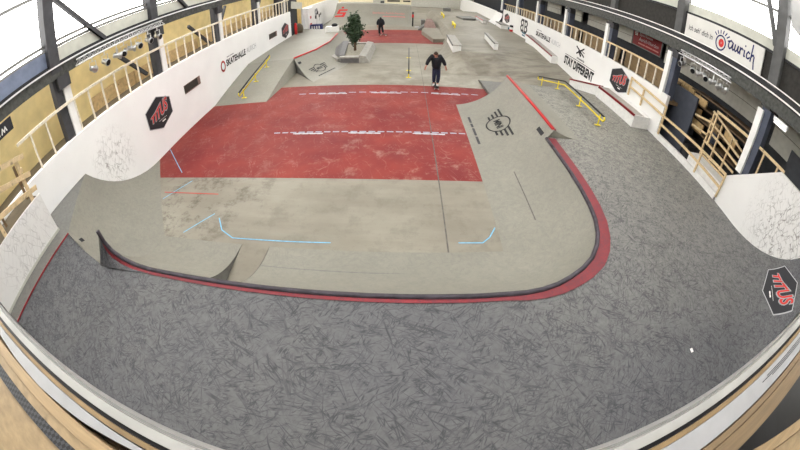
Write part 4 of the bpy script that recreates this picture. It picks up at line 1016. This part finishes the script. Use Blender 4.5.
# ------------------------------------------------------------------ viewer's parapet, just under the camera
plain('parapet_paint', (.40,.395,.38), .5, var=.15, scale=3)
plain('parapet_board', (.37,.37,.38), .5, var=.08, scale=5)
wf = MB().add([(-9,.14,1),(10,.14,1),(10,.0,3.96),(-9,.0,3.96),(-9,-.06,1),(10,-.06,1),(10,-.045,3.96),(-9,-.045,3.96)], [(0,1,2,3),(4,7,6,5),(3,2,6,7),(0,3,7,4),(1,5,6,2),(0,4,5,1)]).build('wall_front', 'parapet_paint'); struct(wf)
MB().bar((-9,.012,3.86), (10,.012,3.86), .008, .012).build('joint', 'frame_grey', wf)
MB().bar((-9,.02,3.70), (10,.02,3.70), .008, .012).build('joint', 'frame_grey', wf)
base_ = MB().box(-6, 6, -.35, -.07, 3.5, 3.86).add([(-6,-1.6,3.5),(0,-1.6,3.5),(0,-.36,3.5),(-6,-.36,3.5),(-6,-1.6,3.86),(0,-1.6,3.86),(0,-.36,3.86),(-6,-.36,3.86)], [(0,3,2,1),(4,5,6,7),(0,1,5,4),(1,2,6,5),(2,3,7,6),(3,0,4,7)]).build('trim_22', 'dark_wood'); struct(base_)
gapo = MB().box(-9, 10, -.068, -.046, 3.5, 3.93).build('trim_20', 'black_metal'); struct(gapo)
t = MB().box(-6, 6, -.092, -.068, 3.86, 3.985).build('plywood_edge', 'kraft_board'); tag(t, 'thin plywood edge strip along the parapet under the camera', 'board')
wbd = thing('parapet_board', 'white board wedged in the parapet at bottom left', 'board', (-1.5,-.13,3.9))
MB().prism([(-2.6,-.13,3.86), (-2.0,-.165,3.86), (-1.6,-.172,3.86), (-1.2,-.155,3.86), (-.6,-.100,3.86), (-1.4,-.094,3.86), (-2.6,-.097,3.86)], (0,0,.13)).build('panel', 'parapet_board', wbd)
wbr = thing('banner', 'white banner with black lines on the parapet at bottom right', 'banner', (1.7,-.14,3.9))
MB().prism([(.55,-.094,3.86), (4.5,-.094,3.86), (4.5,-.205,3.86), (1.3,-.20,3.86), (.9,-.205,3.86)], (0,0,.13)).build('panel', 'parapet_board', wbr)
bl = MB()
for k, (x0, dy) in enumerate(((1.95, .0), (1.80, .012), (1.88, .024))): stroke(plane_map((0,0,3.992), (1,0,0), (0,1,0), (0,0,1)), [(x0, -.150+dy), (4.4, -.150+dy)], .005, .001, bl)
bl.build('printed_lines', 'ink_black', wbr)
t = MB().box(-6, -.2, -.243, -.174, 3.86, 4.0).build('timber_beam', 'rail_wood'); tag(t, 'raw timber beam along the parapet at bottom left', 'beam')
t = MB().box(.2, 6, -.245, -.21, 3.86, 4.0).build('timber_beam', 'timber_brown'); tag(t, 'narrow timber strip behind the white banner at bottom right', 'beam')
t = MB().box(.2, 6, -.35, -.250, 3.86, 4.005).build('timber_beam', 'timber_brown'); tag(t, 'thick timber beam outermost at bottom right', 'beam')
t = MB().box(-6, -.98, -.305, -.246, 3.86, 3.99).build('plywood_strip', 'ply_near'); tag(t, 'knotty plywood strip beside the timber beam at bottom left', 'board')
t = MB().box(-.97, -.2, -.305, -.246, 3.86, 3.96).build('plywood_strip', 'planter_dark'); tag(t, 'short grey board continuing the plywood strip at bottom left', 'board')
t = MB().box(-6, -.3, -.378, -.306, 3.86, 3.985).build('webbing_strap', 'black_webbing'); tag(t, 'black woven webbing strap along the plywood at bottom left', 'strap')
t = MB().box(-6, -.3, -1.6, -.382, 3.86, 3.96).build('plywood_sheet', 'ply_near'); tag(t, 'broad plywood sheet at the bottom left corner', 'board')
q = MB().prism([(-1.45,-.52,3.962), (-1.20,-.62,3.962), (-1.05,-.60,3.962), (-1.30,-.49,3.962)], (0,0,.01)).build('strap_end', 'ink_black'); tag(q, 'black strap end lying on the plywood corner', 'strap')
t = MB().box(.2, 6, -1.6, -.36, 3.5, 3.55).build('trim_21', 'black_metal'); struct(t)
t = MB().prism([(1.30,-.375,3.55), (3.4,-.955,3.55), (3.37,-1.03,3.55), (1.27,-.45,3.55)], (0,0,.31)).build('timber_beam', 'rail_wood'); tag(t, 'timber beam crossing the dark gap at the bottom right corner', 'beam')
t = MB().prism([(1.27,-.455,3.55), (3.36,-1.035,3.55), (3.36,-1.6,3.55), (1.27,-1.6,3.55)], (0,0,.29)).build('plywood_sheet', 'ply_near'); tag(t, 'plywood sheet in the bottom right corner', 'board')

# ------------------------------------------------------------------ left far corner: doorway, cabinet, prints
fr_ = thing('cabinet', 'narrow white cabinet with red marks beside the left doorway', 'cabinet', (-8.5,30.6,0))
MB().box(XL+.012, -8.3, 29.3, 31.2, .0, 2.62).build('body', 'white_paint', fr_)
MB().box(-8.3, -8.28, 29.95, 30.35, 1.55, 1.80).build('red_mark', 'red_paint', fr_); MB().box(-8.3, -8.28, 29.85, 30.45, .55, 1.1).build('red_mark', 'red_paint', fr_)
rp = MB().lathe([(.10,0),(.12,.1),(.12,.85),(.05,.98)], (-8.45,26.0,.78), 12).build('fire_extinguisher', 'red_paint', smooth=True); tag(rp, 'red cylinder standing in the dark left doorway', 'extinguisher')
cb = MB().lathe([(.35,0),(.42,.3),(.36,.6),(.15,.8)], (-8.5,26.9,.78), 14).build('sack', 'brown_floor', smooth=True); tag(cb, 'round brown bundle in the dark left doorway', 'bundle')
pp = MB().bar((-8.6,25.7,3.35), (-8.6,28.4,3.0), .1, .6).build('hanging_sheet', 'sill_pale'); tag(pp, 'pale sheet hanging across the top of the left doorway', 'sheet')
pr = thing('wall_print', 'black and white figure print on the far left wall', 'print', (XL,33.4,1.4))
P = WL(33.6, 1.45)
a_ = MB(); stroke(P, [(-.5,.55), (.3,.62), (.6,.3), (.1,.1), (-.4,.2), (-.5,.55)], .30, .01, a_); stroke(P, [(.1,.15), (.15,-.5), (.0,-1.0)], .12, .01, a_)
a_.build('grey_shape', 'ink_grey', pr)
b_ = MB(); stroke(P, [(.2,.25), (.7,.2)], .34, .012, b_); stroke(P, [(-.55,-.1), (-.1,-.2)], .34, .012, b_); stroke(P, [(1.0,-.15), (1.35,-.15)], .34, .012, b_); stroke(P, [(1.7,-.05), (2.0,-.05)], .26, .012, b_); stroke(P, [(1.3,-.3), (1.2,-.7)], .08, .012, b_)
b_.build('black_shape', 'ink_black', pr)
dc = thing('crate', 'dark crate with pale letters beside the white cabinet', 'crate', (-7.6,29.2,0))
MB().box(-8.25, -7.2, 29.6, 30.2, .0, .98).build('body', 'ink_blue', dc)
q = MB()
for i in range(4): q.box(-8.12+i*.22, -8.0+i*.22, 29.58, 29.6, .6, .85)
q.build('letters', 'white_paint', dc)
wbx = thing('box', 'white box on the left deck behind the emblem quarter pipe', 'box', (-5.3,26.4,.78))
MB().box(-6.0, -5.0, 25.9, 26.5, .78, 1.22).build('body', 'white_paint', wbx)
bag = MB().lathe([(.20,0),(.26,.10),(.20,.2),(.08,.25)], (-5.3,26.2,1.22), 12).build('bag', 'ink_black', smooth=True); tag(bag, 'small black bag lying on the white box', 'bag')
# back of the hall
bw = MB().box(-10.2, 12.6, 60, 60.3, -.1, 9).build('wall_back', 'grey_panel'); struct(bw)
wfb = MB().box(-10.2, 12.6, -1.85, -1.65, -.1, 9).build('wall_near', 'grey_panel'); struct(wfb)
bst = thing('bank_ramp', 'low brownish bank across the far end right of the barrier', 'skate ramp', (4,50,0))
MB().add([(1.2,48,0),(9.9,48,0),(9.9,52,0),(1.2,52,0),(1.2,51,.4),(9.9,51,.4),(9.9,52,.4),(1.2,52,.4)], [(0,3,2,1),(4,5,6,7),(0,1,5,4),(1,2,6,5),(2,3,7,6),(3,0,4,7)]).build('ramp_surface', 'concrete_floor', bst)

# unseen ceiling; long roof lights added to bring in daylight
cl = MB()
xs = [-10.2, -7.4, -4.6, -2.0, .6, 3.2, 5.8, 8.4, 12.6]
for i in range(0, len(xs)-1, 2): cl.box(max(xs[i],-9.2), min(xs[i+1],10.8), -1.85, 60.3, 9.0, 9.15)
for y, yw in ((-1.85, 2.35), (6.0, 1.2), (10.5, 1.6), (14.5, 3.2), (20.5, 4.0), (27.0, 5.0), (34.5, 5.0), (42, 5.0), (49, 5), (56, 4.3)): cl.box(-9.2, 10.8, y, y+yw, 9.0, 9.14)  # cross strips widened down the hall to dim the far floor
clo = cl.build('ceiling', 'ceiling_grey'); struct(clo)
for i in range(1, len(xs)-1, 2):
    win_n += 1
    w = MB().box(xs[i], xs[i+1], -.3, 60.3, 9.16, 9.17).build('window_%d' % win_n, 'window_pane'); struct(w)  # roof light pane, added and unseen
cv = MB().prism([(10.2,-1.0,6.7),(10.2,3.6,7.05),(10.2,4.45,7.45),(10.2,4.6,9.0),(10.2,-1.0,9.0)], (.12,0,0)).build('ceiling_cove', 'ceiling_grey'); struct(cv)

# ------------------------------------------------------------------ people
def skin_mesh(name, joints, edges, radii, mat, parent, sub=2, root=0):
    me = bpy.data.meshes.new(name); off = parent.location
    me.from_pydata([Vector(j)-off for j in joints], edges, []); o = bpy.data.objects.new(name, me); COL.objects.link(o)
    md = o.modifiers.new('s', 'SKIN'); md.use_smooth_shade = True
    for i, v in enumerate(me.skin_vertices[0].data):
        r = radii[i]; v.radius = r if isinstance(r, tuple) else (r, r); v.use_root = (i == root)
    sb = o.modifiers.new('u', 'SUBSURF'); sb.levels = sub; sb.render_levels = sub
    dg = bpy.context.evaluated_depsgraph_get(); m2 = bpy.data.meshes.new_from_object(o.evaluated_get(dg))
    o.modifiers.clear(); o.data = m2; m2.materials.clear(); m2.materials.append(M[mat]); o.parent = parent
    for p in m2.polygons: p.use_smooth = True
    return o
def head_mesh(c, fwd, parent, k=1.0):
    """hair cap and face details on a head centred at c facing fwd (2d angle about z), nodding by tilt"""
    pass
def person(loc, ang, label, pose, mats, hooded=False):
    """pose: dict of joints in local metres (x right of the person is -x when facing -y)"""
    root = thing('person', label, 'person', loc)
    ca, sa = math.cos(ang), math.sin(ang)
    W = lambda p: Vector((loc[0]+p[0]*ca-p[1]*sa, loc[1]+p[0]*sa+p[1]*ca, loc[2]+p[2]))
    J = {k: W(v) for k, v in pose.items()}
    mid = lambda a, b, t: J[a].lerp(J[b], t)
    # body: pelvis, spine, neck, head, limbs, five fingers each
    names = ['pelvis', 'belly', 'chest', 'neck', 'head', 'crown']
    jt = [J[n] for n in names]; ed = [(0,1),(1,2),(2,3),(3,4),(4,5)]; rd = [(.13,.10),(.12,.09),(.14,.10),(.055,.055),(.082,.098),(.075,.085)]
    for s in ('l', 'r'):
        b = len(jt); jt += [J['sh'+s], J['el'+s], J['wr'+s], J['pa'+s]]; ed += [(2,b),(b,b+1),(b+1,b+2),(b+2,b+3)]; rd += [.06,.045,.032,.036]
        d = (J['pa'+s]-J['wr'+s]).normalized(); side = d.cross(Vector((ca*0-sa*1, sa*0+ca*1, 0))).normalized()
        for k, (o_, L) in enumerate(((-.026,.075),(-.009,.088),(.009,.082),(.026,.064))):
            q = len(jt); jt += [J['pa'+s]+side*o_*1.1+d*.045, J['pa'+s]+side*o_*1.3+d*(.045+L)+Vector((0,0,-.01))]; ed += [(b+3,q),(q,q+1)]; rd += [.010,.008]
        q = len(jt); jt += [J['wr'+s].lerp(J['pa'+s], .6)-side*.045+d*.01, J['pa'+s]-side*.065+d*.035]; ed += [(b+3,q),(q,q+1)]; rd += [.011,.009]
        h = len(jt); jt += [J['hi'+s], J['kn'+s], J['an'+s], J['to'+s]]; ed += [(0,h),(h,h+1),(h+1,h+2),(h+2,h+3)]; rd += [.085,.058,.042,.038]
    body = skin_mesh('body', jt, ed, rd, 'skin', root, 2)
    # jacket
    jt = [J['pelvis']+Vector((0,0,-.17)), J['belly'], J['chest'], mid('chest','neck',.75)]; ed = [(0,1),(1,2),(2,3)]; rd = [(.235,.18),(.23,.18),(.245,.18),(.11,.11)]
    for s in ('l', 'r'):
        b = len(jt); jt += [J['sh'+s], J['el'+s], mid('el'+s,'wr'+s,.93)]; ed += [(2,b),(b,b+1),(b+1,b+2)]; rd += [.115,.098,.072]
    if hooded:
        b = len(jt); jt += [J['head']-Vector((0,0,.02)), J['crown']+Vector((0,0,.015))]; ed += [(3,b),(b,b+1)]; rd += [(.105,.12),(.085,.095)]
    skin_mesh('jacket', jt, ed, rd, mats[0], root, 2)
    # trousers
    jt = [J['pelvis']+Vector((0,0,.09))]; ed = []; rd = [(.185,.145)]
    for s in ('l', 'r'):
        b = len(jt); jt += [J['hi'+s], J['kn'+s], J['an'+s]+Vector((0,0,.03))]; ed += [(0,b),(b,b+1),(b+1,b+2)]; rd += [.122,.098,.084]
    skin_mesh('trousers', jt, ed, rd, mats[1], root, 2)
    for s in ('l', 'r'):
        a, t = J['an'+s], J['to'+s]; d = (t-a); d.z = 0; d.normalize()
        skin_mesh('shoe', [a-d*.06+Vector((0,0,-.035)), a+d*.06+Vector((0,0,-.035)), t+d*.04+Vector((0,0,-.005))], [(0,1),(1,2)], [.05,.054,.042], mats[2], root, 2)
    # head details
    fw = (J['nose']-J['head']).normalized(); up = (J['crown']-J['neck']).normalized(); rt = fw.cross(up).normalized(); up = rt.cross(fw)
    hc = J['head'].lerp(J['crown'], .45)
    if not hooded:
        hb = MB(); rows = []
        for i in range(9):
            ph = PI*.60*i/8; rows.append([hc + (up*math.cos(ph)*.128 + (rt*math.cos(t)*.098 - fw*(math.sin(t)*.112 + .018))*math.sin(ph)) + fw*(-.01) for t in [2*PI*k/18 for k in range(19)]])
        # keep the face open: pull the front rim up to the hairline
        for i in range(5, 9):
            rows[i] = [p if (p-hc).dot(fw) < .03 else rows[4][k]+ (p-rows[4][k])*.05 for k, p in enumerate(rows[i])]
        hb.grid(rows).build('hair', mats[3], root, smooth=True)
        for sx in (-1, 1):
            e = hc+fw*.098+rt*sx*.034-up*.012; MB().lathe([(.0,-.008),(.011,-.005),(.011,.005),(.0,.008)], e, 8).build('eye', 'ink_black', root)
            er = hc+rt*sx*.092-up*.02; MB().lathe([(.006,-.03),(.018,-.015),(.018,.02),(.006,.032)], er, 8).build('ear', 'skin', root, smooth=True)
        MB().tube([hc+fw*.10-up*.005, hc+fw*.125-up*.045, hc+fw*.10-up*.055], [.008,.016,.008], 6).build('nose', 'skin', root, smooth=True)
        MB().tube([hc+fw*.098-up*.085-rt*.024, hc+fw*.106-up*.087, hc+fw*.098-up*.085+rt*.024], [.004,.007,.004], 6).build('mouth', 'ink_dark_red', root, smooth=True)
    return root
p1 = dict(pelvis=(-.03,.0,.92), belly=(-.05,-.02,1.06), chest=(-.08,-.05,1.30), neck=(-.10,-.13,1.42), head=(-.11,-.21,1.49), crown=(-.12,-.28,1.57), nose=(-.11,-.31,1.38),
          shl=(-.27,-.05,1.40), ell=(-.43,-.04,1.17), wrl=(-.50,-.07,.98), pal=(-.52,-.08,.91), shr=(.11,-.05,1.40), elr=(.27,-.03,1.19), wrr=(.37,-.06,1.00), par=(.39,-.07,.93),
          hil=(-.11,.0,.86), knl=(-.12,-.05,.50), anl=(-.10,.05,.17), tol=(-.13,-.10,.135), hir=(.05,.0,.86), knr=(.08,-.06,.50), anr=(.06,-.02,.17), tor=(.05,-.17,.135))
p1 = {k: (v[0], v[1], v[2] if v[2] < .3 else .3+(v[2]-.3)*1.085) for k, v in p1.items()}
person((1.60,14.62,.022), 0, 'person in black jacket and navy jeans gliding towards the camera, head bowed', p1, ('jacket_black','denim_navy','shoe_white','hair_brown'))
p2 = dict(pelvis=(0,0,.92), belly=(0,.02,1.05), chest=(-.02,-.02,1.28), neck=(-.02,-.05,1.44), head=(-.02,-.09,1.53), crown=(-.02,-.10,1.62), nose=(-.02,-.22,1.49),
          shl=(-.20,-.02,1.37), ell=(-.29,-.02,1.10), wrl=(-.27,-.10,.90), pal=(-.27,-.12,.83), shr=(.16,-.02,1.37), elr=(.25,-.03,1.10), wrr=(.24,-.10,.90), par=(.24,-.12,.83),
          hil=(-.09,0,.86), knl=(-.11,-.04,.47), anl=(-.10,.02,.08), tol=(-.12,-.12,.045), hir=(.09,0,.86), knr=(.15,-.08,.50), anr=(.20,-.05,.18), tor=(.25,-.17,.155))
person((-1.82,28.4,.0), .1, 'person in black hooded jacket standing far off on the red floor', p2, ('jacket_black','jacket_black','ink_black','hair_brown'), True)
def skateboard(loc, ang, label):
    t = thing('skateboard', label, 'skateboard')
    rows = []
    for i in range(13):
        s = -1+2*i/12; w = .10*(1-max(0, abs(s)-.8)**2*14) ; z = .09+max(0, abs(s)-.68)*.22
        rows.append([(w*k, s*.40, z+.01*k*k) for k in (-1, -.5, 0, .5, 1)])
    top = [[(p[0], p[1], p[2]+.012) for p in r] for r in rows]
    MB().grid(rows).grid(top).build('deck', 'skateboard_dark', t, smooth=True)
    for y in (-.23, .23):
        tk = MB().bar((-.07,y,.05), (.07,y,.05), .03, .025).build('truck', 'steel', t)
        for x in (-.085, .085):
            MB().tube([(x-.017,y,.027), (x+.017,y,.027)], .027, 12).build('wheel', 'wheel_cream', tk)
    t.location = loc; t.rotation_euler = (0, 0, ang); return t
skateboard((1.57,14.53,.004), .12, 'dark skateboard under the gliding skater, seen end on')
skateboard((-1.58,28.2,.004), 1.2, 'dark skateboard under the far hooded skater, seen side on')

# ------------------------------------------------------------------ daylight
w = bpy.data.worlds.new('sky'); scene.world = w; w.use_nodes = True
bg = w.node_tree.nodes['Background']; bg.inputs[0].default_value = (1.0, .985, .95, 1); bg.inputs[1].default_value = 7.0
vs = scene.view_settings; vs.view_transform = 'Standard'; vs.look = 'None'; vs.gamma = 1; vs.use_curve_mapping = False; vs.exposure = 0.0
scene.render.film_transparent = False
